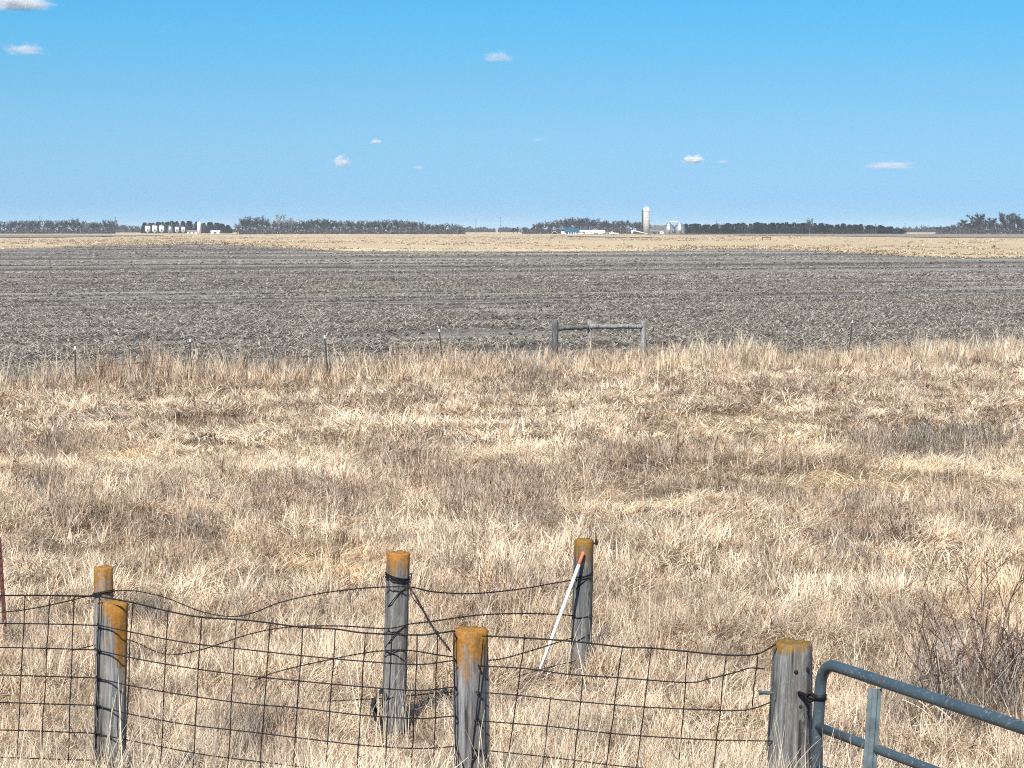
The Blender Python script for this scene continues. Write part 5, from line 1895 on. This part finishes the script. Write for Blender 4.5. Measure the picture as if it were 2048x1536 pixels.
# ------------------------------------------------------------------ clouds
def cloud_mat(name, dens, seed, thr, flat=1.0):
    m = bpy.data.materials.new(name)
    m.use_nodes = True
    t = m.node_tree
    t.nodes.clear()
    o = N(t, 'ShaderNodeOutputMaterial')
    v = N(t, 'ShaderNodeVolumePrincipled')
    v.inputs['Color'].default_value = (1, 1, 1, 1)
    v.inputs['Anisotropy'].default_value = 0.0
    c = N(t, 'ShaderNodeTexCoord')
    ln = N(t, 'ShaderNodeVectorMath', operation='LENGTH')
    t.links.new(c.outputs['Object'], ln.inputs[0])
    sp_ = N(t, 'ShaderNodeSeparateXYZ')
    t.links.new(c.outputs['Object'], sp_.inputs[0])
    f = noise(t, mapping(t, c.outputs['Object'], loc=(seed * 3.1, seed * 1.7, seed)), 1.9, 5, 0.62)
    d = mathn(t, 'SUBTRACT', mathn(t, 'ADD', mathn(t, 'MULTIPLY', mathn(t, 'SUBTRACT', f, 0.5), 2.6), thr), ln.outputs['Value'])
    # flat base
    d = mathn(t, 'MINIMUM', d, mathn(t, 'MULTIPLY', mathn(t, 'ADD', sp_.outputs['Z'], 0.45 * flat), 1.6))
    d = mathn(t, 'MULTIPLY', d, 1.3, clamp=True)
    t.links.new(mathn(t, 'MULTIPLY', d, dens), v.inputs['Density'])
    t.links.new(v.outputs[0], o.inputs['Volume'])
    return m


CLOUDS = [
    (36, 6, 66, 32, 0.030, 'bright white cloud cut by the top left corner', 1, 0.85),
    (50, 101, 52, 20, 0.011, 'flat bluish white cloud below the top left corner', 2, 0.75),
    (998, 116, 38, 18, 0.008, 'small faint cloud high above the middle', 3, 0.75),
    (683, 326, 22, 20, 0.018, 'small heaped white cloud low left of centre', 4, 0.75),
    (751, 284, 15, 8, 0.016, 'tiny white puff above the heaped low cloud', 5, 0.8),
    (1386, 321, 26, 12, 0.032, 'small bright oval cloud above the windbreak', 6, 0.85),
    (1445, 324, 19, 7, 0.006, 'faint wisp right beside the bright oval cloud', 7, 0.7),
    (1780, 332, 62, 12, 0.014, 'long thin white cloud low at the right', 8, 0.8),
    (836, 336, 14, 8, 0.006, 'very faint puff low in the middle of the sky', 9, 0.7),
    (1075, 279, 24, 7, 0.004, 'faint grey wisp above the gap in the trees', 10, 0.65),
]
ico = bmesh.new()
bmesh.ops.create_icosphere(ico, subdivisions=2, radius=1.25)
for (px, py, rx, ry, dens, lab, sd_, thr) in CLOUDS:
    el_ = (HOR - py) / F
    D = min(1500.0 / el_, 60000.0)
    c_ = P(px, py, D)
    me = bpy.data.meshes.new('cloud')
    ico.to_mesh(me)
    o = link('cloud', me, cloud_mat('cloud_%d' % sd_, dens * 400.0 / (rx * D / F * 2), sd_, thr))
    o.location = c_
    w_ = rx * D / F
    o.scale = (w_, w_ * 0.8, ry * D / F)
    tag(o, lab, 'cloud', 'small clouds')
S.cycles.volume_step_rate = 0.5

# ------------------------------------------------------------------ air: a closed box of thin haze around the whole plain
m = bpy.data.materials.new('thin_air')
m.use_nodes = True
t = m.node_tree
t.nodes.clear()
o_ = N(t, 'ShaderNodeOutputMaterial')
v = N(t, 'ShaderNodeVolumePrincipled')
v.inputs['Color'].default_value = (0.80, 0.90, 1.0, 1)
v.inputs['Density'].default_value = 0.00008
v.inputs['Anisotropy'].default_value = 0.0
t.links.new(v.outputs[0], o_.inputs['Volume'])
mb = MB()
mb.box((0, FAR / 2 - 150, (26 - 1.6) / 2), (2 * FAR + 400, FAR + 900, 26 + 1.6))
tag(mb.build('haze', m), kind='stuff')
